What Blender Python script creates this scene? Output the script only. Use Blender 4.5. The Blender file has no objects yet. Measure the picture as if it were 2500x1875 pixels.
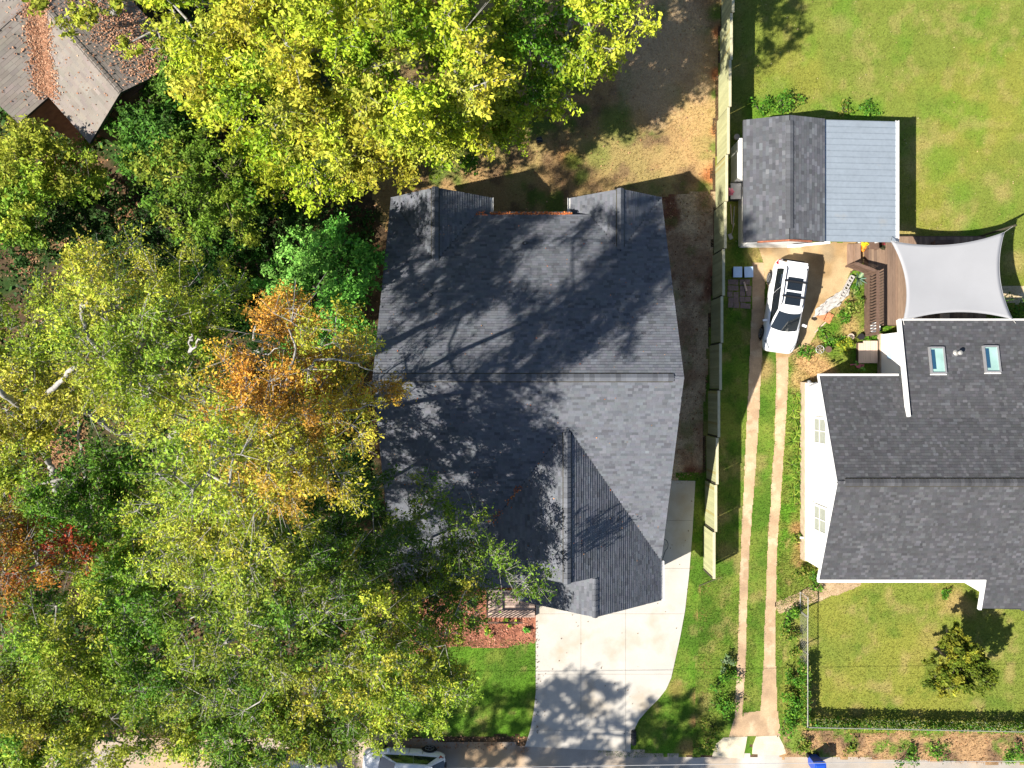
import bpy, math, random
import numpy as np
from mathutils import Matrix, Vector

# ------------------------------------------------------------------ camera, sky, sun, exposure
H = 37.7            # camera height above the ground, metres
S = 46.0            # photograph pixels per metre on the ground (photo is 2500 px wide)
scene = bpy.context.scene
C = scene.collection
cam_d = bpy.data.cameras.new('camera')
cam = bpy.data.objects.new('camera', cam_d); C.objects.link(cam)
cam.location = (0, 0, H); cam.rotation_euler = (0, 0, 0)
cam_d.sensor_width = 36.0; cam_d.lens = 36.0 * H / (2500.0 / S)
cam_d.clip_end = 2000.0
scene.camera = cam

SUN_EL = 43.5       # degrees
SHADOW_DIR = 26.5   # direction in which shadows fall, degrees from +x
world = bpy.data.worlds.new('World'); scene.world = world; world.use_nodes = True
wn = world.node_tree.nodes; wl = world.node_tree.links
sky = wn.new('ShaderNodeTexSky'); sky.sky_type = 'NISHITA'; sky.sun_disc = False
sky.sun_elevation = math.radians(SUN_EL)
sun_from = math.radians(SHADOW_DIR + 180.0)          # where the sun stands
sky.sun_rotation = math.radians(90.0) - sun_from
sky.air_density = 1.0; sky.dust_density = 0.6; sky.ozone_density = 1.0
wn['Background'].inputs['Strength'].default_value = 0.062
wl.new(sky.outputs['Color'], wn['Background'].inputs['Color'])
sun_d = bpy.data.lights.new('sun', 'SUN'); sun_d.energy = 5.0; sun_d.angle = math.radians(0.53)
sun_d.color = (1.0, 0.935, 0.83)
sun = bpy.data.objects.new('sun', sun_d); C.objects.link(sun)
sd = Vector((math.cos(math.radians(SHADOW_DIR)) * math.cos(math.radians(SUN_EL)),
             math.sin(math.radians(SHADOW_DIR)) * math.cos(math.radians(SUN_EL)),
             -math.sin(math.radians(SUN_EL))))
sun.rotation_euler = sd.to_track_quat('-Z', 'Y').to_euler()
sun.location = (-20, -10, 30)
vs = scene.view_settings
vs.view_transform = 'Standard'; vs.look = 'None'; vs.exposure = 1.05; vs.gamma = 1.0
vs.use_curve_mapping = False

# ------------------------------------------------------------------ helpers
rng = np.random.default_rng(7)
random.seed(7)

def W(px, py, h=0.0):
    """photograph pixel + height above ground -> world point"""
    k = (H - h) / H / S
    return ((px - 1250.0) * k, (937.5 - py) * k, h)

def WP(pts, h=0.0):
    return [W(p[0], p[1], h)[:2] for p in pts]

_tab = np.random.default_rng(99).random((256, 256))
def vn(x, y, s, seed=0):
    x = np.asarray(x) / s + seed * 17.31 + 500; y = np.asarray(y) / s + seed * 9.77 + 500
    xi = np.floor(x).astype(int); yi = np.floor(y).astype(int)
    fx = x - xi; fy = y - yi
    fx = fx * fx * (3 - 2 * fx); fy = fy * fy * (3 - 2 * fy)
    a = _tab[xi % 256, yi % 256]; b = _tab[(xi + 1) % 256, yi % 256]
    c = _tab[xi % 256, (yi + 1) % 256]; d = _tab[(xi + 1) % 256, (yi + 1) % 256]
    return a + (b - a) * fx + (c - a) * fy + (a - b - c + d) * fx * fy
def fbm(x, y, s, seed=0, n=4):
    t = 0; w = 0; a = 1.0
    for i in range(n):
        t = t + a * vn(x, y, s / 2 ** i, seed + i * 3); w += a; a *= 0.55
    return t / w
def sstep(a, b, x):
    t = np.clip((x - a) / (b - a), 0, 1); return t * t * (3 - 2 * t)
def mixc(a, b, t):
    return np.asarray(a) + (np.asarray(b) - np.asarray(a)) * np.asarray(t)[..., None]

def inside(poly, x, y):
    x = np.asarray(x); y = np.asarray(y); r = np.zeros(x.shape, bool)
    n = len(poly); j = n - 1
    for i in range(n):
        xi, yi = poly[i][:2]; xj, yj = poly[j][:2]
        if yi != yj:
            r ^= ((yi > y) != (yj > y)) & (x < (xj - xi) * (y - yi) / (yj - yi) + xi)
        j = i
    return r

def link(o, parent=None):
    C.objects.link(o)
    if parent is not None:
        o.parent = parent
        o.matrix_parent_inverse = Matrix.Translation(-parent_origin(parent))
    return o
def parent_origin(p):
    v = Vector((0, 0, 0))
    q = p
    while q is not None:
        v += q.location
        if q.parent is not None:
            v += q.matrix_parent_inverse.translation
        q = q.parent
    return v

def npmesh(name, V, F, mat, parent=None, col=None, smooth=False):
    """V (n,3), F (m,k) numpy or list of lists; col (n,3) point colours"""
    me = bpy.data.meshes.new(name)
    V = np.asarray(V, dtype=np.float32)
    if isinstance(F, np.ndarray):
        m, k = F.shape
        me.vertices.add(len(V)); me.vertices.foreach_set('co', V.ravel())
        me.loops.add(m * k); me.loops.foreach_set('vertex_index', F.astype(np.int32).ravel())
        me.polygons.add(m)
        me.polygons.foreach_set('loop_start', np.arange(0, m * k, k, dtype=np.int32))
        me.update(calc_edges=True)
    else:
        me.from_pydata([tuple(v) for v in V.tolist()], [], [list(f) for f in F])
        me.update()
    if col is not None:
        at = me.color_attributes.new('Col', 'FLOAT_COLOR', 'POINT')
        c4 = np.ones((len(V), 4), dtype=np.float32); c4[:, :3] = col
        at.data.foreach_set('color', c4.ravel())
    me.polygons.foreach_set('use_smooth', np.full(len(me.polygons), bool(smooth)))
    me.materials.append(mat)
    o = bpy.data.objects.new(name, me)
    return link(o, parent)

def tag(o, label=None, cat=None, group=None, kind=None):
    if label: o['label'] = label
    if cat: o['category'] = cat
    if group: o['group'] = group
    if kind: o['kind'] = kind
    return o
def thing(name, label, cat, loc, group=None):
    o = bpy.data.objects.new(name, None); C.objects.link(o)
    o.location = loc; o.empty_display_size = 0.3
    return tag(o, label, cat, group)
def copy_tree(o, loc, rz=0.0, sc=1.0, label=None):
    c = o.copy(); C.objects.link(c); c.location = loc; c.rotation_euler = (0, 0, rz); c.scale = (sc, sc, sc)
    if label: c['label'] = label
    for ch in o.children:
        d = ch.copy(); C.objects.link(d); d.parent = c
        for g in ch.children:
            e = g.copy(); C.objects.link(e); e.parent = d
    return c

class MB:
    """collects simple shapes into one mesh"""
    def __init__(s): s.V = []; s.F = []
    def add(s, V, F):
        n = len(s.V); s.V += [tuple(v) for v in V]; s.F += [[i + n for i in f] for f in F]; return s
    def box(s, c, d, rz=0.0, tilt=None):
        x, y, z = d[0] / 2, d[1] / 2, d[2] / 2
        P = [(-x, -y, -z), (x, -y, -z), (x, y, -z), (-x, y, -z), (-x, -y, z), (x, -y, z), (x, y, z), (-x, y, z)]
        M = Matrix.Rotation(rz, 3, 'Z')
        if tilt is not None: M = M @ Matrix.Rotation(tilt[1], 3, tilt[0])
        P = [tuple(M @ Vector(p) + Vector(c)) for p in P]
        return s.add(P, [[0, 3, 2, 1], [4, 5, 6, 7], [0, 1, 5, 4], [1, 2, 6, 5], [2, 3, 7, 6], [3, 0, 4, 7]])
    def b2(s, x0, x1, y0, y1, z0, z1):
        return s.box(((x0 + x1) / 2, (y0 + y1) / 2, (z0 + z1) / 2), (x1 - x0, y1 - y0, z1 - z0))
    def bar(s, a, b, w, h):
        """beam from a to b, w wide, h deep"""
        a = Vector(a); b = Vector(b); d = (b - a).normalized()
        up = Vector((0, 0, 1)) if abs(d.z) < 0.95 else Vector((1, 0, 0))
        sd_ = d.cross(up).normalized() * w / 2; u = sd_.cross(d).normalized() * h / 2
        P = [a - sd_ - u, a + sd_ - u, a + sd_ + u, a - sd_ + u, b - sd_ - u, b + sd_ - u, b + sd_ + u, b - sd_ + u]
        return s.add(P, [[0, 1, 2, 3], [4, 7, 6, 5], [0, 4, 5, 1], [1, 5, 6, 2], [2, 6, 7, 3], [3, 7, 4, 0]])
    def tube(s, pts, rad, n=8):
        pts = [Vector(p) for p in pts]
        if not hasattr(rad, '__len__'): rad = [rad] * len(pts)
        V = []; F = []
        for i, p in enumerate(pts):
            d = (pts[min(i + 1, len(pts) - 1)] - pts[max(i - 1, 0)]).normalized()
            a = d.cross(Vector((0.31, 0.17, 0.93)) if abs(d.z) < 0.8 else Vector((1, 0.1, 0))).normalized(); b = d.cross(a)
            for j in range(n):
                t = 2 * math.pi * j / n
                V.append(p + (a * math.cos(t) + b * math.sin(t)) * rad[i])
        for i in range(len(pts) - 1):
            for j in range(n):
                F.append([i * n + j, i * n + (j + 1) % n, (i + 1) * n + (j + 1) % n, (i + 1) * n + j])
        F.append(list(range(n))[::-1]); F.append([(len(pts) - 1) * n + j for j in range(n)])
        return s.add(V, F)
    def lathe(s, c, prof, n=20):
        """profile [(r,z)...] turned about z at c"""
        V = []; F = []
        for r, z in prof:
            for j in range(n):
                t = 2 * math.pi * j / n
                V.append((c[0] + r * math.cos(t), c[1] + r * math.sin(t), c[2] + z))
        for i in range(len(prof) - 1):
            for j in range(n):
                F.append([i * n + j, i * n + (j + 1) % n, (i + 1) * n + (j + 1) % n, (i + 1) * n + j])
        F.append(list(range(n))[::-1]); F.append([(len(prof) - 1) * n + j for j in range(n)])
        return s.add(V, F)
    def prism(s, poly, z0, z1):
        n = len(poly)
        if sum(poly[i][0] * poly[(i + 1) % n][1] - poly[(i + 1) % n][0] * poly[i][1] for i in range(n)) < 0: poly = poly[::-1]
        V = [(p[0], p[1], z0) for p in poly] + [(p[0], p[1], z1) for p in poly]
        F = [list(range(n))[::-1], [n + i for i in range(n)]] + [[i, (i + 1) % n, n + (i + 1) % n, n + i] for i in range(n)]
        return s.add(V, F)
    def build(s, name, mat, parent=None, smooth=False, bevel=0.0, subd=0):
        o = npmesh(name, np.array(s.V, dtype=np.float32), s.F, mat, parent, smooth=smooth)
        if bevel:
            m = o.modifiers.new('bevel', 'BEVEL'); m.width = bevel; m.segments = 2; m.limit_method = 'ANGLE'
        if subd:
            m = o.modifiers.new('subd', 'SUBSURF'); m.levels = subd; m.render_levels = subd
        return o

# ------------------------------------------------------------------ materials
def mat(name, base=(0.5, 0.5, 0.5), rough=0.8, var=0.15, scale=6.0, fine=None, bump=0.0, bscale=40.0,
        attr=False, metallic=0.0, trans=0.0, spec=0.3, stain=None, stretch=None, coat=0.0):
    m = bpy.data.materials.new(name); m.use_nodes = True
    nt = m.node_tree; n = nt.nodes; l = nt.links
    bs = n['Principled BSDF']
    geo = n.new('ShaderNodeNewGeometry')
    vec = geo.outputs['Position']
    if stretch:
        mp = n.new('ShaderNodeMapping'); mp.inputs['Scale'].default_value = stretch
        l.new(vec, mp.inputs['Vector']); vec = mp.outputs['Vector']
    col = None
    if attr:
        a = n.new('ShaderNodeAttribute'); a.attribute_name = 'Col'; col = a.outputs['Color']
    else:
        r = n.new('ShaderNodeRGB'); r.outputs[0].default_value = (*base, 1); col = r.outputs[0]
    def mulnoise(col, sc, v, det=4.0):
        t = n.new('ShaderNodeTexNoise'); t.inputs['Scale'].default_value = sc; t.inputs['Detail'].default_value = det
        l.new(vec, t.inputs['Vector'])
        mr = n.new('ShaderNodeMapRange'); mr.inputs['From Min'].default_value = 0.28; mr.inputs['From Max'].default_value = 0.72
        mr.inputs['To Min'].default_value = 1 - v; mr.inputs['To Max'].default_value = 1 + v
        l.new(t.outputs['Fac'], mr.inputs['Value'])
        mx = n.new('ShaderNodeVectorMath'); mx.operation = 'SCALE'
        l.new(col, mx.inputs[0]); l.new(mr.outputs['Result'], mx.inputs['Scale'])
        return mx.outputs['Vector']
    if var: col = mulnoise(col, scale, var)
    if fine: col = mulnoise(col, fine[0], fine[1], 2.0)
    if stain:                       # (colour, scale, low, high, amount)
        t = n.new('ShaderNodeTexNoise'); t.inputs['Scale'].default_value = stain[1]; t.inputs['Detail'].default_value = 5
        l.new(vec, t.inputs['Vector'])
        mr = n.new('ShaderNodeMapRange'); mr.inputs['From Min'].default_value = stain[2]; mr.inputs['From Max'].default_value = stain[3]
        mr.inputs['To Max'].default_value = stain[4]
        l.new(t.outputs['Fac'], mr.inputs['Value'])
        mx = n.new('ShaderNodeMix'); mx.data_type = 'RGBA'
        l.new(mr.outputs['Result'], mx.inputs['Factor']); l.new(col, mx.inputs[6]); mx.inputs[7].default_value = (*stain[0], 1)
        col = mx.outputs[2]
    l.new(col, bs.inputs['Base Color'])
    bs.inputs['Roughness'].default_value = rough; bs.inputs['Metallic'].default_value = metallic
    bs.inputs['Specular IOR Level'].default_value = spec
    if coat: bs.inputs['Coat Weight'].default_value = coat; bs.inputs['Coat Roughness'].default_value = 0.04
    if bump:
        t = n.new('ShaderNodeTexNoise'); t.inputs['Scale'].default_value = bscale; t.inputs['Detail'].default_value = 3
        l.new(vec, t.inputs['Vector'])
        b = n.new('ShaderNodeBump'); b.inputs['Strength'].default_value = bump; b.inputs['Distance'].default_value = 0.03
        l.new(t.outputs['Fac'], b.inputs['Height']); l.new(b.outputs['Normal'], bs.inputs['Normal'])
    if trans:
        tr = n.new('ShaderNodeBsdfTranslucent'); l.new(col, tr.inputs['Color'])
        ms = n.new('ShaderNodeMixShader'); ms.inputs['Fac'].default_value = trans
        l.new(bs.outputs['BSDF'], ms.inputs[1]); l.new(tr.outputs['BSDF'], ms.inputs[2])
        l.new(ms.outputs['Shader'], n['Material Output'].inputs['Surface'])
    return m

M = {}
M['leaf'] = mat('leaf', attr=True, rough=0.6, var=0, trans=0.20, spec=0.15)
M['litter'] = mat('litter', attr=True, rough=0.8, var=0, spec=0.15)
M['bark'] = mat('bark', (0.30, 0.285, 0.265), 0.9, 0.5, 5.0, fine=(40, 0.25), bump=0.6, bscale=30)
M['barkdark'] = mat('barkdark', (0.10, 0.085, 0.065), 0.9, 0.3, 6.0, bump=0.5)
M['soil'] = mat('soil', attr=True, rough=0.95, var=0.22, scale=5, fine=(30, 0.35), bump=0.7, bscale=22, spec=0.1)
M['grass'] = mat('grass', attr=True, rough=0.9, var=0.16, scale=9, fine=(34, 0.30), bump=0.8, bscale=30, spec=0.1)
M['blade'] = mat('blade', attr=True, rough=0.7, var=0, trans=0.25, spec=0.15)
M['floor'] = mat('floor', (0.09, 0.058, 0.033), 0.95, 0.45, 1.2, fine=(14, 0.5), bump=0.8, bscale=16, spec=0.05)
M['shingle'] = mat('shingle', attr=True, rough=0.85, var=0.10, scale=1.3, fine=(60, 0.16), spec=0.25)
M['concrete'] = mat('concrete', (0.45, 0.425, 0.385), 0.85, 0.07, 0.9, fine=(30, 0.06), bump=0.08, bscale=60,
                    stain=((0.34, 0.27, 0.18), 0.62, 0.52, 0.74, 0.7))
M['joint'] = mat('joint', (0.16, 0.14, 0.11), 0.95, 0.2)
M['oldconc'] = mat('oldconc', attr=True, rough=0.9, var=0.14, scale=1.6, fine=(22, 0.14), bump=0.3, bscale=40)
M['road'] = mat('road', attr=True, rough=0.9, var=0.10, scale=1.4, fine=(45, 0.16), bump=0.25, bscale=70)
M['white'] = mat('white', (0.80, 0.80, 0.79), 0.6, 0.03, 2.0)
M['whitetrim'] = mat('whitetrim', (0.72, 0.71, 0.69), 0.45, 0.05, 8.0)
M['brick'] = mat('brick', (0.25, 0.14, 0.10), 0.9, 0.25, 4.0)
M['plinth'] = mat('plinth', (0.42, 0.33, 0.24), 0.9, 0.2, 3.0, bump=0.3)
M['greywall'] = mat('greywall', (0.30, 0.31, 0.32), 0.8, 0.06, 3.0)
M['darktrim'] = mat('darktrim', (0.035, 0.036, 0.04), 0.5, 0.1)
M['gutter'] = mat('gutter', (0.30, 0.30, 0.31), 0.4, 0.08, 6, metallic=0.3)
M['glass'] = mat('glass', (0.012, 0.016, 0.02), 0.04, 0.0, spec=0.9, coat=1.0)
M['skyglass'] = mat('skyglass', (0.30, 0.47, 0.43), 0.06, 0.25, 0.9, spec=0.7, coat=0.6)
M['skyblind'] = mat('skyblind', (0.02, 0.07, 0.13), 0.08, 0.0, spec=0.8, coat=0.6)
M['metalroof'] = mat('metalroof', (0.33, 0.38, 0.43), 0.42, 0.06, 1.2, fine=(6, 0.05), metallic=0.35,
                     stain=((0.45, 0.40, 0.32), 0.8, 0.62, 0.80, 0.5))
M['rib'] = mat('rib', (0.25, 0.29, 0.335), 0.5, 0.1, metallic=0.3)
M['picket'] = mat('picket', attr=True, rough=0.85, var=0.10, scale=2.2, fine=(25, 0.08), stretch=(1, 1, 0.25))
M['post'] = mat('post', (0.05, 0.045, 0.03), 0.9, 0.2)
M['cap'] = mat('cap', (0.50, 0.46, 0.30), 0.8, 0.12, 5.0)
M['deck'] = mat('deck', attr=True, rough=0.8, var=0.16, scale=4, fine=(30, 0.12), stretch=(1.0, 0.12, 1.0))
M['railwood'] = mat('railwood', (0.12, 0.075, 0.055), 0.8, 0.2, 5)
M['sail'] = mat('sail', (0.35, 0.355, 0.375), 0.9, 0.025, 1.2, fine=(90, 0.03), trans=0.12)
M['carwhite'] = mat('carwhite', (0.78, 0.79, 0.81), 0.25, 0.0, coat=0.8)
M['blackplastic'] = mat('blackplastic', (0.018, 0.018, 0.02), 0.45, 0.0)
M['tyre'] = mat('tyre', (0.015, 0.015, 0.016), 0.85, 0.1)
M['rim'] = mat('rim', (0.32, 0.33, 0.34), 0.35, 0.0, metallic=0.7)
M['redlamp'] = mat('redlamp', (0.30, 0.008, 0.012), 0.15, 0.0, coat=0.8)
M['headlamp'] = mat('headlamp', (0.25, 0.27, 0.29), 0.12, 0.0, coat=1.0)
M['seat'] = mat('seat', (0.30, 0.32, 0.28), 0.9, 0.1)
M['galv'] = mat('galv', (0.36, 0.35, 0.33), 0.5, 0.1, 8, metallic=0.3)
M['blue'] = mat('blue', (0.015, 0.07, 0.42), 0.4, 0.08)
M['paleblue'] = mat('paleblue', (0.42, 0.58, 0.80), 0.5, 0.05)
M['terracotta'] = mat('terracotta', (0.52, 0.21, 0.10), 0.85, 0.15)
M['orange'] = mat('orange', (0.72, 0.22, 0.02), 0.6, 0.12, 12)
M['paver'] = mat('paver', (0.20, 0.145, 0.13), 0.9, 0.2, 10, bump=0.3)
M['rubble'] = mat('rubble', (0.44, 0.42, 0.40), 0.85, 0.2, 8, bump=0.4)
M['pink'] = mat('pink', (0.62, 0.16, 0.22), 0.6, 0.2, 20)
M['palewood'] = mat('palewood', (0.50, 0.38, 0.30), 0.85, 0.15, 3, stretch=(1, 0.1, 1))
M['rust'] = mat('rust', (0.30, 0.11, 0.06), 0.8, 0.4, 8)
M['cable'] = mat('cable', (0.45, 0.45, 0.46), 0.5, 0.0)
# ------------------------------------------------------------------ ground and paving
def struct(o): o['kind'] = 'structure'; return o

g = MB(); g.add([(-400, -400, 0), (400, -400, 0), (400, 400, 0), (-400, 400, 0)], [[0, 1, 2, 3]])
struct(g.build('ground', M['floor']))

def sheet(name, poly, z, colfn, m, cell=0.14, jag=0.12, seed=0):
    xs = [p[0] for p in poly]; ys = [p[1] for p in poly]
    x0, x1, y0, y1 = min(xs) - 0.4, max(xs) + 0.4, min(ys) - 0.4, max(ys) + 0.4
    nx = int((x1 - x0) / cell) + 1; ny = int((y1 - y0) / cell) + 1
    gx, gy = np.meshgrid(x0 + np.arange(nx + 1) * cell, y0 + np.arange(ny + 1) * cell, indexing='ij')
    cx = x0 + (np.arange(nx) + 0.5) * cell; cy = y0 + (np.arange(ny) + 0.5) * cell
    ccx, ccy = np.meshgrid(cx, cy, indexing='ij')
    jx = (fbm(ccx, ccy, 0.8, seed + 40, 3) - 0.5) * 4 * jag; jy = (fbm(ccx, ccy, 0.8, seed + 60, 3) - 0.5) * 4 * jag
    ok = inside(poly, ccx + jx, ccy + jy)
    i, j = np.nonzero(ok)
    idx = lambda a, b: a * (ny + 1) + b
    F = np.stack([idx(i, j), idx(i + 1, j), idx(i + 1, j + 1), idx(i, j + 1)], 1)
    used, inv = np.unique(F.ravel(), return_inverse=True)
    X = gx.ravel()[used]; Y = gy.ravel()[used]
    V = np.stack([X, Y, np.full(len(X), z)], 1)
    return struct(npmesh(name, V, inv.reshape(F.shape), m, col=colfn(X, Y)))

def flat(name, poly, z, m, colfn=None):
    """sharp-edged sheet, gridded only when coloured"""
    return sheet(name, poly, z, colfn, m, cell=0.09, jag=0.0)

GREEN = np.array((0.160, 0.198, 0.034)); DEEP = np.array((0.065, 0.135, 0.014)); DRY = np.array((0.33, 0.255, 0.10))
DIRT = np.array((0.30, 0.165, 0.075)); BROWN = np.array((0.135, 0.085, 0.05)); TAN = np.array((0.46, 0.30, 0.135))
LUSH = np.array((0.095, 0.205, 0.017)); OLIVE = np.array((0.205, 0.215, 0.038)); MULCH = np.array((0.33, 0.135, 0.085))

def blobs(X, Y, lst, seed=0):
    """soft patches given as (px, py, radius m, weight)"""
    t = np.zeros(X.shape)
    n = 0.6 + 0.8 * fbm(X, Y, 0.9, seed + 5, 3)
    for px, py, r, w in lst:
        x, y, _ = W(px, py)
        d = np.hypot(X - x, Y - y) / r * n
        t = np.maximum(t, w * (1 - sstep(0.35, 1.1, d)))
    return t

def c_ne(X, Y):                                   # neighbour's back lawn
    c = mixc(GREEN, OLIVE, sstep(0.35, 0.65, fbm(X, Y, 3.2, 1)))
    c = mixc(c, LUSH, 0.5 * sstep(0.55, 0.75, fbm(X, Y, 1.7, 2)))
    c = mixc(c, DRY * 1.0, 0.38 * sstep(0.52, 0.75, fbm(X, Y, 0.7, 3))); c = c * (0.86 + 0.28 * fbm(X, Y, 0.45, 4, 3))[..., None]
    c = mixc(c, DRY * 1.1, 0.7 * blobs(X, Y, [(2250, 355, .8, .7), (2230, 410, .6, .6), (2350, 545, .55, .9), (2210, 572, .8, .8), (2450, 470, .7, .5),
                                        (2415, 340, .5, .4), (2420, 440, .6, .5), (2050, 60, .7, .5), (2110, 200, .8, .35), (2480, 640, .9, .7)], 1))
    c = mixc(c, LUSH, blobs(X, Y, [(1860, 275, 1.3, .8), (1900, 230, 1.2, .5), (2130, 268, .9, .8), (2080, 275, .8, .7), (2300, 400, 1.3, .5), (2340, 470, 1., .5), (2370, 572, .8, .6)], 2))
    return c
def c_se(X, Y):
    c = mixc(GREEN, OLIVE * 1.05, sstep(0.3, 0.65, fbm(X, Y, 2.2, 11)))
    c = mixc(c, DEEP, 0.5 * sstep(0.55, 0.75, fbm(X, Y, 1.0, 12)))
    c = mixc(c, DRY, 0.6 * sstep(0.56, 0.78, fbm(X, Y, 0.8, 13)))
    c = mixc(c, TAN * 0.8, 0.5 * blobs(X, Y, [(2330, 1470, .9, .9), (2300, 1460, .6, .7), (2270, 1560, .9, .6), (2240, 1600, .7, .4), (2360, 1490, .7, .6), (2090, 1735, .6, .8), (2050, 1660, .6, .4)], 3))
    return c
def c_front(X, Y):                                # lawns beside the new driveway
    c = mixc(DEEP * 1.05, LUSH, sstep(0.35, 0.7, fbm(X, Y, 1.6, 21)))
    c = mixc(c, GREEN * 1.1, 0.7 * sstep(0.45, 0.75, fbm(X, Y, 0.9, 22)))
    c = mixc(c, DRY, 0.5 * sstep(0.6, 0.8, fbm(X, Y, 0.7, 23)))
    c = mixc(c, DIRT * 1.15, blobs(X, Y, [(1725, 1440, .5, .95), (1715, 1500, .45, .8), (1730, 1620, .6, .8), (1710, 1700, .5, .7), (1700, 1760, .5, .8), (1730, 1790, .7, .8),
                                       (1740, 1550, .5, .5), (1650, 1680, .6, .4), (1600, 1690, .4, .3), (1680, 1825, .8, .6)], 4))
    c = mixc(c, LUSH * 1.1, blobs(X, Y, [(1760, 1620, .8, .9), (1770, 1720, 1.0, .9), (1750, 1440, .8, .5), (1770, 1780, .8, .7)], 5))
    return c
def c_back(X, Y):
    c = mixc(DRY * 0.92, TAN * 0.72, sstep(0.35, 0.65, fbm(X, Y, 1.8, 31)))
    c = mixc(c, BROWN * 1.2, 0.75 * sstep(0.5, 0.72, fbm(X, Y, 0.9, 32)))
    c = mixc(c, DEEP * 1.1, 0.75 * sstep(0.52, 0.70, fbm(X, Y, 1.3, 33)))
    c = mixc(c, np.array((0.46, 0.33, 0.20)), blobs(X, Y, [(1620, 140, 3.2, .85), (1600, 220, 2.4, .8), (1640, 60, 2.4, .85), (1560, 40, 2.0, .7), (1700, 210, 1.6, .6)], 6))  # ground patch painted lighter to offset the green tree's shade
    c = mixc(c, TAN, blobs(X, Y, [(1700, 300, 1.6, .85), (1690, 360, 1.4, .7), (1640, 400, 1.0, .5), (1725, 410, .9, .8), (1560, 290, .8, .5)], 7))
    c = mixc(c, np.array((0.42, 0.15, 0.055)), blobs(X, Y, [(1755, 80, .45, .95), (1752, 180, .5, .95), (1748, 320, .4, .7), (1735, 430, .7, .9), (1745, 500, .5, .8), (1390, 385, .7, .4)], 8))
    c = mixc(c, LUSH * 0.8, blobs(X, Y, [(1400, 395, .7, .7), (1500, 300, 1.1, .6), (1530, 330, .8, .5), (1420, 430, .6, .6), (1460, 380, .9, .45), (1745, 230, .35, .8), (1745, 360, .35, .7), (1750, 30, .5, .7), (1610, 30, .6, .5)], 9))
    return c
def c_side(X, Y):
    c = mixc(np.array((0.52, 0.385, 0.24)), BROWN * 2.6, sstep(0.35, 0.7, fbm(X, Y, 0.9, 41)))
    c = mixc(c, np.array((0.20, 0.085, 0.05)), sstep(0.52, 0.72, fbm(X, Y, 1.4, 42)))
    c = mixc(c, np.array((0.17, 0.18, 0.055)), 0.6 * sstep(0.55, 0.75, fbm(X, Y, 0.8, 43)))
    return c
def c_weeds(X, Y):
    c = mixc(LUSH, GREEN, sstep(0.35, 0.6, fbm(X, Y, 0.8, 51)))
    c = mixc(c, TAN * 0.85, 0.7 * sstep(0.58, 0.74, fbm(X, Y, 0.7, 52)))
    c = mixc(c, TAN * 1.0, blobs(X, Y, [(1975, 885, 1.0, 1.), (2000, 905, 1.1, 1.), (1950, 925, .8, .8), (2060, 740, .9, .7), (2075, 800, .7, .7), (2030, 720, .6, .6)], 10))
    c = mixc(c, DIRT * 1.2, blobs(X, Y, [(1945, 1290, .6, .8), (1960, 1330, .6, .8), (1950, 1365, .5, .5)], 11))
    return c
def c_strip(X, Y):                                # grass beside and between the wheel tracks
    c = mixc(DEEP, GREEN * 1.05, sstep(0.3, 0.7, fbm(X, Y, 1.2, 61)))
    c = mixc(c, LUSH, 0.55 * sstep(0.5, 0.72, fbm(X, Y, 0.7, 62)))
    c = mixc(c, DRY * 0.9, 0.55 * sstep(0.56, 0.76, fbm(X, Y, 0.9, 63)))
    c = mixc(c, TAN * 0.8, blobs(X, Y, [(1860, 900, .8, .7), (1870, 830, .6, .6), (1845, 620, .7, .6), (1755, 1250, .7, .3), (1770, 1350, .6, .4)], 12))
    return c
def c_verge(X, Y):
    c = mixc(np.array((0.36, 0.225, 0.115)), BROWN * 1.4, sstep(0.42, 0.7, fbm(X, Y, 0.8, 71)))
    c = mixc(c, LUSH, 0.8 * sstep(0.53, 0.68, fbm(X, Y, 0.7, 72)))
    return c
def c_road(X, Y):
    c = mixc(np.array((0.33, 0.30, 0.27)), np.array((0.40, 0.32, 0.24)), sstep(0.35, 0.65, fbm(X, Y, 2.0, 81)))
    c = mixc(c, np.array((0.42, 0.28, 0.15)), blobs(X, Y, [(1180, 1840, 1.8, .8), (1250, 1860, 1.0, .5), (400, 1850, 4.0, .5), (950, 1860, 1.2, .3)], 13))
    c = mixc(c, np.array((0.20, 0.12, 0.065)), blobs(X, Y, [(1200, 1812, .7, .8), (1270, 1830, .6, .7), (1100, 1808, 1.2, .6), (1000, 1805, 1.2, .6)], 14))
    c = mixc(c, np.array((0.55, 0.52, 0.48)), blobs(X, Y, [(1830, 1858, .9, .8), (1700, 1852, .8, .5), (1880, 1862, .8, .5)], 15))
    return c
def c_tracks(X, Y):
    c = mixc(np.array((0.44, 0.31, 0.19)), np.array((0.36, 0.25, 0.155)), sstep(0.35, 0.65, fbm(X, Y, 0.9, 91)))
    c = mixc(c, np.array((0.56, 0.44, 0.30)), 0.5 * sstep(0.55, 0.75, fbm(X, Y, 0.5, 92)))
    return c
def c_apron(X, Y):
    return mixc(np.array((0.58, 0.50, 0.36)), np.array((0.48, 0.38, 0.24)), sstep(0.4, 0.7, fbm(X, Y, 0.8, 93)))
def c_mulch(X, Y):
    return mixc(MULCH, MULCH * 0.55, sstep(0.35, 0.7, fbm(X, Y, 0.35, 95)))
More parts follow.
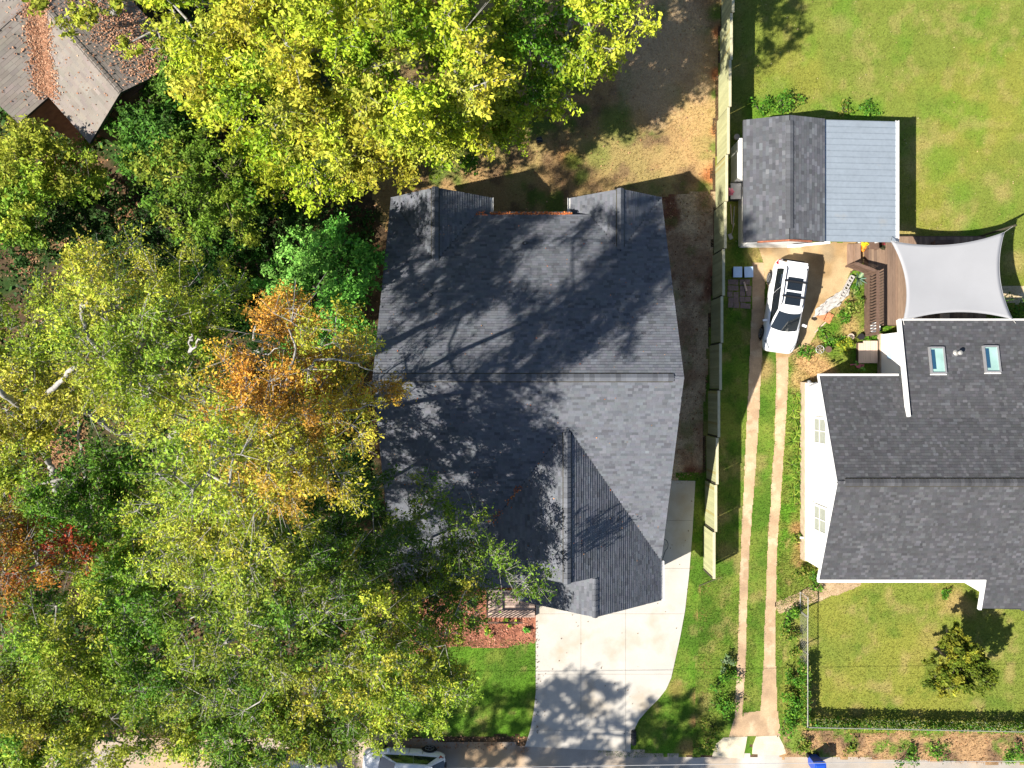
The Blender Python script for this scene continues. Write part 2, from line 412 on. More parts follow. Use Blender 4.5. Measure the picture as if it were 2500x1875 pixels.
def c_forest(X, Y):
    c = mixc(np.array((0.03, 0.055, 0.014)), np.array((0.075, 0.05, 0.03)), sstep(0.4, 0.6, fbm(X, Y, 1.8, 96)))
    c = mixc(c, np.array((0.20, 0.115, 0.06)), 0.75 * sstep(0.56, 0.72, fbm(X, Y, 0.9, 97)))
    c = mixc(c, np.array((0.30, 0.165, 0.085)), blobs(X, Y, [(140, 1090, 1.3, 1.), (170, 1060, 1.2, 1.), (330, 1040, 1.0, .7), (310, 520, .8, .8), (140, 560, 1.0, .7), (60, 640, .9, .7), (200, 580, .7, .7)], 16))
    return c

fl_ = npmesh('far_lawn', np.array([(11.5, 27, .006), (200, 27, .006), (200, 200, .006), (11.5, 200, .006), (28, -17, .006), (200, -17, .006), (200, 27, .006), (28, 27, .006)]), [[0, 1, 2, 3], [4, 5, 6, 7]], M['grass'], col=np.repeat((OLIVE * 0.95)[None], 8, 0)); struct(fl_)
P_FOREST = WP([(-700, -400), (1000, -400), (1000, 460), (960, 480), (900, 900), (960, 1420), (950, 1600), (880, 1790), (-700, 1800)])
P_BACK = WP([(850, -400), (1776, -400), (1745, 350), (1730, 520), (1500, 560), (940, 560), (860, 300)])
P_SIDE = WP([(1560, 480), (1745, 470), (1742, 560), (1722, 1000), (1712, 1180), (1560, 1190)])
P_NE = WP([(1765, -400), (3400, -400), (3400, 820), (2100, 820), (2100, 620), (1750, 620)])
P_STRIP = WP([(1742, 590), (1900, 590), (1960, 640), (2010, 800), (1930, 900), (1905, 1800), (1690, 1850), (1712, 1400), (1722, 1000)])
P_FRONT = WP([(850, 1560), (1340, 1560), (1340, 1500), (1640, 1480), (1655, 1150), (1738, 1150), (1745, 1380), (1850, 1500), (1830, 1840), (1500, 1850), (1380, 1800), (850, 1795)])
P_SE = WP([(1890, 1370), (3300, 1370), (3300, 1800), (1940, 1800), (1895, 1760)])
P_WEED = WP([(1898, 860), (1990, 830), (2010, 700), (2140, 640), (2190, 880), (2150, 960), (2000, 960), (1975, 1380), (2010, 1440), (1990, 1470), (1890, 1480), (1880, 1300)])
P_VERGE = WP([(1895, 1785), (3300, 1795), (3300, 1868), (2400, 1862), (1905, 1846)])
P_ROAD = WP([(-800, 1795), (900, 1800), (1300, 1815), (1540, 1832), (1700, 1848), (1900, 1838), (2400, 1856), (3300, 1868), (3300, 2400), (-800, 2400)])
P_MULCH = WP([(1000, 1400), (1340, 1400), (1340, 1565), (1200, 1582), (1120, 1575), (1000, 1600)])
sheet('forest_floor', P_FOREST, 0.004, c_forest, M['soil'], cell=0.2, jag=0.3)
sheet('back_yard', P_BACK, 0.008, c_back, M['grass'], jag=0.15)
sheet('side_yard', P_SIDE, 0.012, c_side, M['soil'], jag=0.08, seed=1)
sheet('lawn', P_NE, 0.010, c_ne, M['grass'], cell=0.16, jag=0.1, seed=2)
sheet('lawn', P_FRONT, 0.014, c_front, M['grass'], jag=0.12, seed=3)
sheet('lawn', P_STRIP, 0.018, c_strip, M['grass'], jag=0.08, seed=4)
sheet('lawn', P_SE, 0.014, c_se, M['grass'], cell=0.16, jag=0.1, seed=5)
sheet('flower_bed', P_WEED, 0.022, c_weeds, M['grass'], jag=0.1, seed=6)
sheet('road', P_ROAD, 0.018, c_road, M['road'], cell=0.2, jag=0.10, seed=7)
sheet('verge', P_VERGE, 0.026, c_verge, M['soil'], jag=0.15, seed=8)
sheet('mulch_bed', P_MULCH, 0.020, c_mulch, M['soil'], cell=0.08, jag=0.1, seed=9)

# old wheel tracks, parking pad, aprons, footpath
L_TR = [(1836, 640, 1866), (1836, 750, 1866), (1829, 900, 1858), (1821, 1063, 1850), (1808, 1350, 1829), (1800, 1600, 1820), (1794, 1760, 1812)]
R_TR = [(1896, 860, 1926), (1891, 1063, 1917), (1873, 1350, 1896), (1864, 1600, 1892), (1856, 1740, 1898)]
def track(lst): return WP([(a, y) for a, y, b in lst] + [(b, y) for a, y, b in lst[::-1]])
sheet('wheel_track', track(L_TR), 0.030, c_tracks, M['oldconc'], cell=0.04, jag=0.022, seed=10)
sheet('wheel_track', track(R_TR), 0.030, c_tracks, M['oldconc'], cell=0.04, jag=0.022, seed=11)
sheet('wheel_track', WP([(1792, 1752), (1815, 1748), (1815, 1740), (1862, 1735), (1900, 1735), (1904, 1796), (1780, 1798)]), 0.033, c_tracks, M['oldconc'], cell=0.04, jag=0.02, seed=12)
def c_pad(X, Y):
    c = mixc(np.array((0.43, 0.31, 0.17)), np.array((0.34, 0.225, 0.11)), sstep(0.4, 0.68, fbm(X, Y, 1.2, 101)))
    return mixc(c, np.array((0.25, 0.20, 0.13)), blobs(X, Y, [(2022, 610, .5, .5), (2020, 625, .45, .6), (1905, 615, .5, .5), (1960, 650, .6, .3)], 17))
sheet('parking_pad', WP([(1850, 596), (2112, 590), (2112, 640), (2075, 665), (2060, 705), (2046, 735), (2000, 800), (1975, 840), (1928, 872), (1893, 874), (1890, 800), (1870, 690), (1862, 640)]), 0.036, c_pad, M['oldconc'], cell=0.05, jag=0.03, seed=13)
sheet('footpath', WP([(1892, 1470), (1900, 1497), (1990, 1470), (2100, 1430), (2110, 1415), (2000, 1415), (1950, 1447)]), 0.030, c_tracks, M['oldconc'], cell=0.05, jag=0.05, seed=14)
apr = MB()
for nm, pl in (('a', [(1738, 1846), (1748, 1815), (1766, 1800), (1824, 1797), (1820, 1822), (1814, 1851)]),
               ('b', [(1846, 1797), (1900, 1794), (1913, 1820), (1919, 1838), (1905, 1843), (1836, 1840), (1838, 1818)])):
    b = MB(); b.prism(WP(pl), -0.02, 0.045)
    o = b.build('driveway_apron', M['oldconc'], bevel=0.01)
    at = o.data.color_attributes.new('Col', 'FLOAT_COLOR', 'POINT')
    for d in at.data: d.color = (0.56, 0.49, 0.36, 1)
    struct(o)
sheet('back_path', WP([(2430, 700), (2560, 695), (2560, 740), (2430, 742)]), 0.032, c_apron, M['oldconc'], cell=0.09, jag=0.04, seed=15)

# new concrete driveway: recessed bed and separate slabs
DRIVE = [(1308, 1400), (1308, 1690), (1303, 1735), (1295, 1780), (1282, 1821), (1410, 1828), (1539, 1834), (1540, 1812), (1546, 1785), (1560, 1756),
         (1585, 1728), (1608, 1705), (1626, 1682), (1638, 1655), (1648, 1610), (1660, 1555), (1672, 1490), (1682, 1400), (1690, 1300), (1697, 1174), (1600, 1172), (1600, 1400)]
dp = WP(DRIVE)
db = MB(); db.prism(dp, -0.02, 0.028)
drive = struct(db.build('driveway', M['joint']))
def clip(poly, ax, v, keep_less):
    out = []
    for i in range(len(poly)):
        a = poly[i]; b = poly[(i + 1) % len(poly)]
        ia = (a[ax] <= v) == keep_less; ib = (b[ax] <= v) == keep_less
        if ia: out.append(a)
        if ia != ib:
            t = (v - a[ax]) / (b[ax] - a[ax]); out.append((a[0] + (b[0] - a[0]) * t, a[1] + (b[1] - a[1]) * t))
    return out
xc = [W(p, 0)[0] for p in (1200, 1418, 1527, 1760)]; yc = [W(0, p)[1] for p in (1160, 1270, 1387, 1498, 1645, 1782, 1900)]
for i in range(3):
    for j in range(6):
        q = clip(clip(clip(clip(dp, 0, xc[i] + 0.006, False), 0, xc[i + 1] - 0.006, True), 1, yc[j] - 0.006, True), 1, yc[j + 1] + 0.006, False)
        if len(q) < 3: continue
        q2 = [q[0]]
        for p in q[1:]:
            if math.hypot(p[0] - q2[-1][0], p[1] - q2[-1][1]) > 0.004: q2.append(p)
        ar = abs(sum(q2[k][0] * q2[(k + 1) % len(q2)][1] - q2[(k + 1) % len(q2)][0] * q2[k][1] for k in range(len(q2)))) / 2
        if ar < 0.05: continue
        sb = MB(); sb.prism(q2, 0.0, 0.045 + 0.002 * ((i + j) % 3))
        sb.build('slab', M['concrete'], drive)

# ------------------------------------------------------------------ grass blades, fallen leaves (uncountable)
def scatter(poly, n):
    xs = [p[0] for p in poly]; ys = [p[1] for p in poly]
    x0, x1, y0, y1 = max(min(xs), -29), min(max(xs), 29), max(min(ys), -22), min(max(ys), 22)
    n = int(n * (x1 - x0) * (y1 - y0))
    x = rng.uniform(x0, x1, n); y = rng.uniform(y0, y1, n)
    k = inside(poly, x, y); return x[k], y[k]
AVOID = [track(L_TR), track(R_TR), dp, WP([(1792, 1740), (1900, 1735), (1915, 1845), (1736, 1850)]), WP([(1850, 596), (2112, 590), (2060, 705), (1975, 840), (1893, 874), (1862, 640)])]
def blades(name, poly, dens, colfn, ln=0.09, wd=0.022, z=0.015, jit=0.42, avoid=True, label=None):
    x, y = scatter(poly, dens)
    if avoid:
        k = np.ones(len(x), bool)
        for a in AVOID: k &= ~inside(a, x, y)
        x, y = x[k], y[k]
    n = len(x); c = colfn(x, y) * rng.uniform(1 - jit, 1 + jit * 1.1, (n, 1)) * rng.uniform(0.92, 1.08, (n, 3))
    th = rng.uniform(0, 2 * math.pi, n); l = ln * rng.uniform(0.5, 1.5, n); lean = rng.uniform(0.25, 1.1, n)
    dx = np.cos(th); dy = np.sin(th); w = wd * rng.uniform(0.6, 1.4, n) / 2
    A = np.stack([x - dy * w, y + dx * w, np.full(n, z)], 1); B = np.stack([x + dy * w, y - dx * w, np.full(n, z)], 1)
    T = np.stack([x + dx * l * np.sin(lean), y + dy * l * np.sin(lean), z + l * np.cos(lean)], 1)
    V = np.stack([A, B, T], 1).reshape(-1, 3); F = np.arange(3 * n).reshape(n, 3)
    o = npmesh(name, V, F, M['blade'], col=np.repeat(c, 3, 0))
    return tag(o, label, 'grass', kind='stuff')
blades('grass', P_NE, 190, c_ne, label='sunny mown grass of the lawn behind the shed')
blades('grass', P_SE, 230, c_se, label='mown yellow green grass around the small round tree')
blades('grass', P_FRONT, 260, c_front, label='green grass beside the pale concrete driveway', ln=0.10)
blades('grass', P_STRIP, 240, c_strip, label='grass along and between the two wheel tracks', ln=0.10)
blades('grass', P_BACK, 150, c_back, label='dry patchy grass behind the dark roofed house', ln=0.12, avoid=False)
blades('grass', P_SIDE, 110, c_side, label='brown dead grass between house and wooden fence', ln=0.12, avoid=False)
blades('weeds', P_WEED, 260, c_weeds, label='low weeds along the white wall and parking pad', ln=0.16, wd=0.035)
blades('weeds', P_VERGE, 120, c_verge, label='weeds and dry stalks on the dirt verge by the road', ln=0.16, wd=0.03)

def fallen(name, pts, zs, cols, size=0.07, parent=None, label=None, cat='leaves'):
    """flat fallen leaves at pts (n,2), heights zs"""
    n = len(pts); th = rng.uniform(0, 2 * math.pi, n); l = size * rng.uniform(0.6, 1.3, n) / 2; w = l * rng.uniform(0.5, 0.9, n)
    dx = np.cos(th); dy = np.sin(th); tz = rng.uniform(-0.5, 0.5, (n, 2)) * l[:, None]
    x, y = pts[:, 0], pts[:, 1]; z = zs + 0.012 + l * 0.4
    V = np.stack([np.stack([x - dx * l, y - dy * l, z - tz[:, 0]], 1), np.stack([x - dy * w, y + dx * w, z - tz[:, 1]], 1),
                  np.stack([x + dx * l, y + dy * l, z + tz[:, 0]], 1), np.stack([x + dy * w, y - dx * w, z + tz[:, 1]], 1)], 1).reshape(-1, 3)
    cols = np.asarray(cols); c = cols[rng.integers(0, len(cols), n)] * rng.uniform(0.6, 1.3, (n, 1))
    o = npmesh(name, V, np.arange(4 * n).reshape(n, 4), M['litter'], parent, col=np.repeat(c, 4, 0))
    return tag(o, label, cat if parent is None else None, kind='stuff')
LIT = [(0.36, 0.19, 0.095), (0.28, 0.14, 0.065), (0.42, 0.24, 0.13), (0.22, 0.11, 0.055), (0.37, 0.22, 0.13)]
def pxcloud(lst):
    out = []
    for px, py, r, n in lst:
        x, y, _ = W(px, py); out.append(np.stack([rng.normal(x, r * 0.5, n), rng.normal(y, r * 0.5, n)], 1))
    return np.concatenate(out)
p = np.stack(scatter(P_FOREST, 9), 1)
fallen('leaf_litter', np.concatenate([p, pxcloud([(150, 1080, 1.2, 900), (330, 1040, 1.0, 300), (300, 520, .8, 250), (150, 570, 1.1, 350), (60, 640, .9, 200)])]), 0.02, LIT, 0.10, label='brown fallen leaves on the ground of the wood')
p = np.stack(scatter(P_MULCH, 110), 1); p = p[p[:, 0] < W(1304, 0)[0]]
fallen('mulch_chips', p, 0.02, [(0.42, 0.18, 0.115), (0.35, 0.14, 0.09), (0.50, 0.25, 0.17), (0.20, 0.08, 0.05)], 0.09, label='red brown mulch chips beside the porch', cat='mulch')
p = np.concatenate([np.stack(scatter(WP([(880, 1795), (1290, 1795), (1290, 1835), (880, 1815)]), 45), 1), np.stack(scatter(P_VERGE, 10), 1), np.stack(scatter(P_SIDE, 14), 1), np.stack(scatter(P_BACK, 2.5), 1)])
fallen('fallen_leaves', p, 0.03, LIT, 0.09, label='scattered brown leaves along road edge and yards')
p = np.stack(scatter(dp, 0.9), 1); p = np.concatenate([p, np.stack([rng.normal(W(1311, 0)[0], .06, 60), rng.uniform(-18.5, -12.5, 60)], 1)])
fallen('fallen_leaves', np.stack(scatter(P_NE, 1.1), 1), 0.07, [(0.5, 0.42, 0.22), (0.42, 0.3, 0.14)], 0.06, label='pale leaves sprinkled over the lawn behind the shed')
fallen('fallen_leaves', p, 0.045, [(0.20, 0.12, 0.06), (0.10, 0.07, 0.05)], 0.07, label='a few dark dry leaves dropped on the pale concrete')
# ------------------------------------------------------------------ shingled roofs
class Roof:
    """planes: (poly_xy, (a,b,c)) with z = a + b x + c y"""
    def __init__(s, parent, base, spread, bright, expo=0.15, wmin=0.17, wmax=0.34, thick=0.026, pbright=0.2, seed=1, deckmat=None):
        s.parent = parent; s.planes = []; s.base = np.array(base); s.spread = spread; s.bright = bright; s.pb = pbright
        s.expo = expo; s.wmin = wmin; s.wmax = wmax; s.thick = thick; s.r = np.random.default_rng(seed); s.deck = MB()
    def plane(s, poly, abc): s.planes.append((poly, abc))
    def z(s, x, y):
        x = np.asarray(x, float); y = np.asarray(y, float); best = np.full(x.shape, -1.0)
        for poly, (a, b, c) in s.planes:
            k = inside(poly, x, y); best = np.where(k, np.maximum(best, a + b * x + c * y), best)
        return best
    def build(s, n_single=300):
        T = []
        for poly, (a, b, c) in s.planes:
            gl = math.hypot(b, c); up = np.array((b / gl, c / gl)); u = np.array((-up[1], up[0]))
            P = np.array(poly); pu = P @ u; pv = P @ up
            step = s.expo / math.sqrt(1 + gl * gl)
            v = pv.min() - s.r.uniform(0, 0.02)
            while v < pv.max():
                vm = v + step / 2; xs = []
                for i in range(len(P)):
                    j = (i + 1) % len(P)
                    if (pv[i] > vm) != (pv[j] > vm):
                        xs.append(pu[i] + (pu[j] - pu[i]) * (vm - pv[i]) / (pv[j] - pv[i]))
                xs.sort()
                for k in range(0, len(xs) - 1, 2):
                    p = xs[k] - s.r.uniform(0, s.wmax)
                    while p < xs[k + 1]:
                        w = s.r.uniform(s.wmin, s.wmax); lo = max(p, xs[k]); hi = min(p + w, xs[k + 1])
                        if hi - lo > 0.02:
                            f = 1 + s.r.normal(0, s.spread)
                            if s.r.random() < s.pb: f *= s.bright
                            T.append((lo, hi, v, v + step * 1.12, s.thick * s.r.uniform(0.9, 1.1), max(f, 0.35), a, b, c, u[0], u[1], up[0], up[1]))
                        p += w
                v += step
            # deck slab under the shingles
            n = len(poly)
            top = [(q[0], q[1], a + b * q[0] + c * q[1]) for q in poly]; bot = [(q[0], q[1], z - 0.14) for q, z in zip(poly, [t[2] for t in top])]
            s.deck.add(top + bot, [list(range(n)), [n + i for i in range(n)][::-1]] + [[i, n + i, n + (i + 1) % n, (i + 1) % n] for i in range(n)])
        T = np.array(T); m = len(T)
        lo, hi, v0, v1, th, f, a, b, c, ux, uy, px, py = T.T
        def pt(uu, vv, dz):
            x = uu * ux + vv * px; y = uu * uy + vv * py
            return np.stack([x, y, a + b * x + c * y + dz], 1)
        g = 0.0015
        Vt = np.stack([pt(lo + g, v0, 0.001 + 0 * th), pt(hi - g, v0, 0.001 + 0 * th), pt(lo + g, v0, th), pt(hi - g, v0, th), pt(lo + g, v1, th * 0.35), pt(hi - g, v1, th * 0.35)], 1)
        quad = [[2, 3, 5, 4], [0, 1, 3, 2], [0, 2, 4, 4], [1, 5, 3, 3]]
        tri = np.array([[2, 3, 5], [2, 5, 4], [0, 1, 3], [0, 3, 2], [0, 2, 4], [1, 5, 3]])
        col = s.base[None, :] * f[:, None] * s.r.uniform(0.97, 1.03, (m, 3))
        deck = s.deck.build('roof', M['darktrim'], s.parent)
        # winding: make the top face up
        order = np.argsort(-Vt[:, 2, 2]); single = set(order[:n_single].tolist())
        rest = np.array([i for i in range(m) if i not in single])
        def tris_for(k):
            e1 = Vt[k, 3] - Vt[k, 2]; e2 = Vt[k, 5] - Vt[k, 2]
            return tri if np.cross(e1, e2)[2] > 0 else tri[:, ::-1]
        e1 = Vt[:, 3] - Vt[:, 2]; e2 = Vt[:, 5] - Vt[:, 2]; flip = (e1[:, 0] * e2[:, 1] - e1[:, 1] * e2[:, 0]) < 0
        F = rest_idx = np.arange(len(rest))[:, None, None] * 6 + np.where(flip[rest][:, None, None], tri[:, ::-1][None], tri[None])
        o = npmesh('shingles', Vt[rest].reshape(-1, 3), F.reshape(-1, 3), M['shingle'], deck, col=np.repeat(col[rest], 6, 0)); o['kind'] = 'stuff'
        for k in sorted(single):
            npmesh('shingle', Vt[k], tris_for(k).copy(), M['shingle'], deck, col=np.repeat(col[k][None], 6, 0))
        s.obj = deck
        return deck
    def ridge(s, p0, p1, slope_a, slope_b, half=0.16, lift=0.075, ln=0.22):
        """row of bent cap shingles from p0 to p1 (x,y,z); the two slopes fall to either side"""
        p0 = np.array(p0); p1 = np.array(p1); L = np.linalg.norm(p1 - p0); d = (p1 - p0) / L
        side = np.array((-d[1], d[0], 0)); side /= np.linalg.norm(side)
        n = max(2, int(L / ln))
        if lift > 0.06:
            vb = MB(); V = []
            for q in (p0 + d * 0.02, p1 - d * 0.02):
                for t_, sl in ((half + .035, slope_a), (0, 0), (-half - .035, slope_b)):
                    x = q + side * t_; V.append((x[0], x[1], q[2] - abs(t_) * sl + 0.052))
            vb.add(V, [[0, 1, 4, 3], [1, 2, 5, 4]]); vb.build('ridge_vent_shadow', M['post'], s.obj)  # dark strip wider than the vent caps, painted as their shadow lines
        for i in range(n):
            q0 = p0 + d * L * i / n; q1 = p0 + d * (L * (i + 1.12) / n)
            lf = lift + s.r.uniform(0, 0.006); V = []
            for q, e in ((q0, 0.022), (q1, 0.0)):
                for t, sl in ((half, slope_a), (0, 0), (-half, slope_b)):
                    x = q + side * t; V.append((x[0], x[1], q[2] - abs(t) * sl + lf + e))
                for t, sl in ((half, slope_a), (-half, slope_b)):
                    x = q + side * t; V.append((x[0], x[1], q[2] - abs(t) * sl + 0.012))
            F = [[0, 1, 6, 5], [1, 2, 7, 6], [3, 0, 5, 8], [2, 4, 9, 7], [0, 3, 4, 2, 1], [5, 6, 7, 9, 8]]
            f = max(0.5, 1 + s.r.normal(0, s.spread * 0.9)) * (s.bright if s.r.random() < s.pb else 1)
            npmesh('ridge_cap', np.array(V), F, M['shingle'], s.obj, col=np.repeat((s.base * f)[None], 10, 0))

def plane_y(z0, y0, slope):  # z = z0 + slope*(y-y0)
    return (z0 - slope * y0, 0.0, slope)
def plane_x(z0, x0, slope):
    return (z0 - slope * x0, slope, 0.0)
def hull(profile, axis, lo, hi):
    """extrude a (t,z) profile along x or y"""
    n = len(profile)
    if axis == 'x': V = [(lo, t, z) for t, z in profile] + [(hi, t, z) for t, z in profile]
    else: V = [(t, lo, z) for t, z in profile] + [(t, hi, z) for t, z in profile]
    return V, [list(range(n))[::-1], [n + i for i in range(n)]] + [[i, (i + 1) % n, n + (i + 1) % n, n + i] for i in range(n)]

# ---- the dark roofed house in the middle
house = thing('house', 'large house with dark grey shingle roof dappled by tree shade', 'house', (0.7, 0, 0))
R1 = Roof(house, (0.118, 0.126, 0.146), 0.085, 0.76, expo=0.137, wmin=0.10, wmax=0.34, thick=0.042, pbright=0.20, seed=3)
SL = 0.517; RY, RH = 0.27, 7.66; XW, XE = -5.89, 7.275; YN, YS = 8.11, -10.15
hN = RH - SL * (YN - RY); hS = RH - SL * (RY - YS)
mainN = plane_y(RH, RY, -SL); mainS = plane_y(RH, RY, SL)
gs = 0.72
# rear gables
lx, lh, lj, lf_ = -3.55, 4.92, 5.62, 9.08
rx, rh, rj, rf_ = 5.06, 4.59, 6.21, 9.10; rs = 0.74
lxe = -1.04; rxw = 2.86
vx = lx + (lh - hN) / gs; wx = rx - (rh - hN) / rs
def ymain(h): return RY + (RH - h) / SL
# left edge of the left rear gable meets the west rake
lw_h = RH - SL * (lf_ - RY); re_h = RH - SL * (rf_ - RY); gsW = (lh - lw_h) / (lx - XW); rsE = (rh - re_h) / (XE - rx)
R1.plane([(XW, RY), (XE, RY), (XE, rf_), (rx, rj), (wx, YN), (vx, YN), (lx, lj), (XW, lf_)], mainN)
R1.plane([(lx, lj), (vx, YN), (lxe, YN), (lxe, lf_), (lx, lf_)], plane_x(lh, lx, -gs))
R1.plane([(lx, lj), (lx, lf_), (XW, lf_)], plane_x(lh, lx, gsW))
R1.plane([(rx, rj), (rx, rf_), (rxw, rf_), (rxw, YN), (wx, YN)], plane_x(rh, rx, rs))
R1.plane([(rx, rj), (XE, rf_), (rx, rf_)], plane_x(rh, rx, -rsE))
# front gables
g1x, g1h, g1j, g1f = 2.42, 6.55, RY - (RH - 6.55) / SL, -8.75
g1eh = g1h - gs * (XE - g1x)
g2x, g2h, g2f = 3.76, 6.55 - gs * (3.76 - 2.42), -10.55
def ysouth(h): return RY - (RH - h) / SL
hL = RH - SL * (RY - g1f); xL = g1x - (g1h - hL) / gs
x2 = 0.30; h2 = g2h - gs * (g2x - x2)
R1.plane([(XW, RY), (XW, YS), (x2, YS), (x2, g1f), (xL, g1f), (g1x, g1j), (XE, ysouth(g1eh)), (XE, RY)], mainS)
R1.plane([(g1x, g1j), (xL, g1f), (g1x, g1f)], plane_x(g1h, g1x, gs))
R1.plane([(g1x, g1j), (g1x, g1f), (g2x, g1f), (g2x, g2f), (XE, g2f), (XE, ysouth(g1eh))], plane_x(g1h, g1x, -gs))
R1.plane([(g2x, g1f - 0.002), (x2, g1f - 0.002), (x2, g2f), (g2x, g2f)], plane_x(g2h, g2x, gs))
roof1 = R1.build(300)
R1.ridge((XW + 0.05, RY, RH), (XE - 0.45, RY, RH), SL, SL)
R1.ridge((g1x, g1j - 0.25, g1h), (g1x, g1f, g1h), gs, gs)
R1.ridge((lx, lj + 0.05, lh), (lx, lf_, lh), gs, gs)
R1.ridge((rx, rj + 0.05, rh), (rx, rf_, rh), rs, rs)
R1.ridge((g2x, g1f - 0.05, g2h), (g2x, g2f, g2h), gs, gs, lift=0.045, half=0.12)
# walls
for nm, args in (('wall', ([(7.75, 0), (7.75, hN - 0.05), (RY, RH - 0.25), (-9.6, 2.35), (-9.6, 0)][::-1], 'x', XW + 0.4, XE - 0.4)),
                 ('wall', ([(-5.49, 0), (-5.49, lw_h - .05), (lx, lh - .22), (-1.4, lh - .25 - gs * 2.15), (-1.4, 0)], 'y', 7.7, 8.75)),
                 ('wall', ([(3.2, 0), (3.2, rh - .25 - rs * 1.86), (rx, rh - .22), (6.87, re_h), (6.87, 0)], 'y', 7.7, 8.75)),
                 ('wall', ([(0.75, 0), (0.75, h2 + 0.1), (g2x, g2h - .25), (6.87, g1eh + .05), (6.87, 0)], 'y', -10.2, -9.55))):
    b = MB(); b.add(*hull(*args)); b.build(nm, M['greywall'], house)
b = MB(); b.add(*hull([(xL + .35, 2.4), (xL + .35, hL + .05), (g1x, g1h - .2), (6.87, g1eh + .02), (6.87, 2.4)], 'y', -8.55, -8.1)); b.build('wall', M['greywall'], house)
gd = MB()
for i in range(4): gd.b2(1.6, 6.4, -10.26, -10.21, 0.06 + i * 0.55, 0.06 + i * 0.55 + 0.54)
gd.build('garage_door', M['whitetrim'], house)
def gutter(p0, p1, h, parent, w=0.13, m='gutter', name='gutter', d=0.10):
    b = MB(); a = Vector((*p0, h)); c = Vector((*p1, h)); dr = (c - a).normalized(); n = Vector((-dr.y, dr.x, 0)) * w / 2; z = Vector((0, 0, 1))
    for off, wd, hh, zz in ((n, 0.015, d, 0), (-n, 0.015, d, 0)): b.bar(a + off, c + off, wd, hh)
    b.bar(a - z * (d / 2), c - z * (d / 2), w, 0.015)
    return b.build(name, M[m], parent)
gN = gutter((lxe, YN + 0.07), (rxw, YN + 0.07), hN - 0.02, house)
gutter((lxe + 0.07, YN + 0.1), (lxe + 0.07, lf_), lh - gs * (lx * -1 + lxe) - 0.02, house, m='whitetrim')
gutter((rxw - 0.07, YN + 0.1), (rxw - 0.07, rf_), rh - rs * (rx - rxw) - 0.02, house, m='whitetrim')
gS = gutter((XW, YS - 0.07), (x2, YS - 0.07), hS - 0.02, house)
gutter((XE + 0.07, ysouth(g1eh)), (XE + 0.07, g2f), g1eh - 0.02, house, m='whitetrim')
# gutter leaves and leaves in the valleys
RED = [(0.55, 0.16, 0.05), (0.45, 0.13, 0.04), (0.60, 0.25, 0.09), (0.36, 0.10, 0.04)]
n = 420; q = np.stack([rng.uniform(lxe, rxw, n), rng.normal(YN + 0.07, 0.035, n)], 1)
q2 = np.stack([rng.normal(vx + 0.1, 0.22, 130), rng.normal(YN - 0.05, 0.10, 130)], 1)
fallen('gutter_leaves', np.concatenate([q, q2]), hN + 0.01, RED, 0.075, parent=house)
n = 330; q = np.stack([rng.uniform(-2.5, x2 + 0.3, n), rng.normal(YS - 0.06, 0.04, n)], 1)
fallen('gutter_leaves', q, hS + 0.01, RED, 0.08, parent=house)
t = rng.uniform(0.15, 1.0, 300); vxx = g1x + (xL - g1x) * t; vyy = g1j + (g1f - g1j) * t; wd = rng.normal(0, 0.07 + 0.05 * (t > 0.5), 300)
q = np.stack([vxx + wd, vyy - wd * 0.6], 1); keep = (np.sin(t * 31) + np.sin(t * 13 + 1)) > 0.1
q = q[keep]; fallen('valley_leaves', q, R1.z(q[:, 0], q[:, 1]) + 0.02, RED, 0.085, parent=house)
n = 170; q = np.stack([rng.uniform(XW, XE, n), rng.uniform(-9, 8, n)], 1)
q = np.concatenate([q, np.stack([rng.normal(-2.2, 1.0, 70), rng.normal(-5.0, 0.9, 70)], 1)])
zz = R1.z(q[:, 0], q[:, 1]); k = zz > 0; fallen('roof_leaves', q[k], zz[k] + 0.02, RED + LIT, 0.06, parent=house)
# vent pipes
for (px, py, h) in ((1052, 722, 5.6), (1282, 590, 4.9)):
    x, y, _ = W(px, py, h); z = float(R1.z(np.array([x]), np.array([y]))[0])
    b = MB(); b.lathe((x, y, z - 0.05), [(0.05, 0), (0.05, 0.32), (0.035, 0.32), (0.035, 0.25)], 10)
    b.build('vent_pipe', M['galv'], house); b = MB(); b.lathe((x, y, z - 0.03), [(0.13, 0), (0.12, 0.06), (0.055, 0.12)], 12); b.build('pipe_flashing', M['darktrim'], house)
# curled cable at the front eave
b = MB(); cx0, cy0, _ = W(1622, 1330, 2.9)
b.tube([(cx0 + 0.17 * math.cos(a), cy0 + 0.27 * math.sin(a), 2.95) for a in np.linspace(1.8, -1.3, 10)] + [(XE + 0.1, -8.6, 2.9), (XE + 0.12, -8.9, 2.6)], 0.016, 6)
b.build('loose_cable', M['blackplastic'], house)

# ---- porch with steps and railing
porch = thing('porch', 'small wooden porch with slatted steps and railing beside the mulch bed', 'porch', (0, -11.3, 0))
dk = [(0.40, 0.29, 0.24), (0.34, 0.25, 0.21), (0.45, 0.34, 0.28)]
x0, yt = W(1190, 1430)[0], W(0, 1425)[1]; x1 = W(1310, 0)[0]; yb = W(0, 1503)[1]
nb = 13
for i in range(nb):
    y = yt + (yb - yt) * (i + 0.5) / nb
    xr = x1 - 0.1
    b = MB(); b.box(((x0 + xr) / 2, y, 0.30 - 0.004 * (i % 2)), (xr - x0, abs(yb - yt) / nb - 0.018, 0.035))
    o = b.build('deck_board', M['deck'], porch); at = o.data.color_attributes.new('Col', 'FLOAT_COLOR', 'POINT'); cc = dk[i % 3]
    for d in at.data: d.color = (*cc, 1)
b = MB(); b.b2(x0, x1 - .1, yb, yb + 0.04, 0.0, 0.27); b.b2(x0, x0 + .04, yb, yt, 0.0, 0.27); b.build('skirting', M['railwood'], porch)
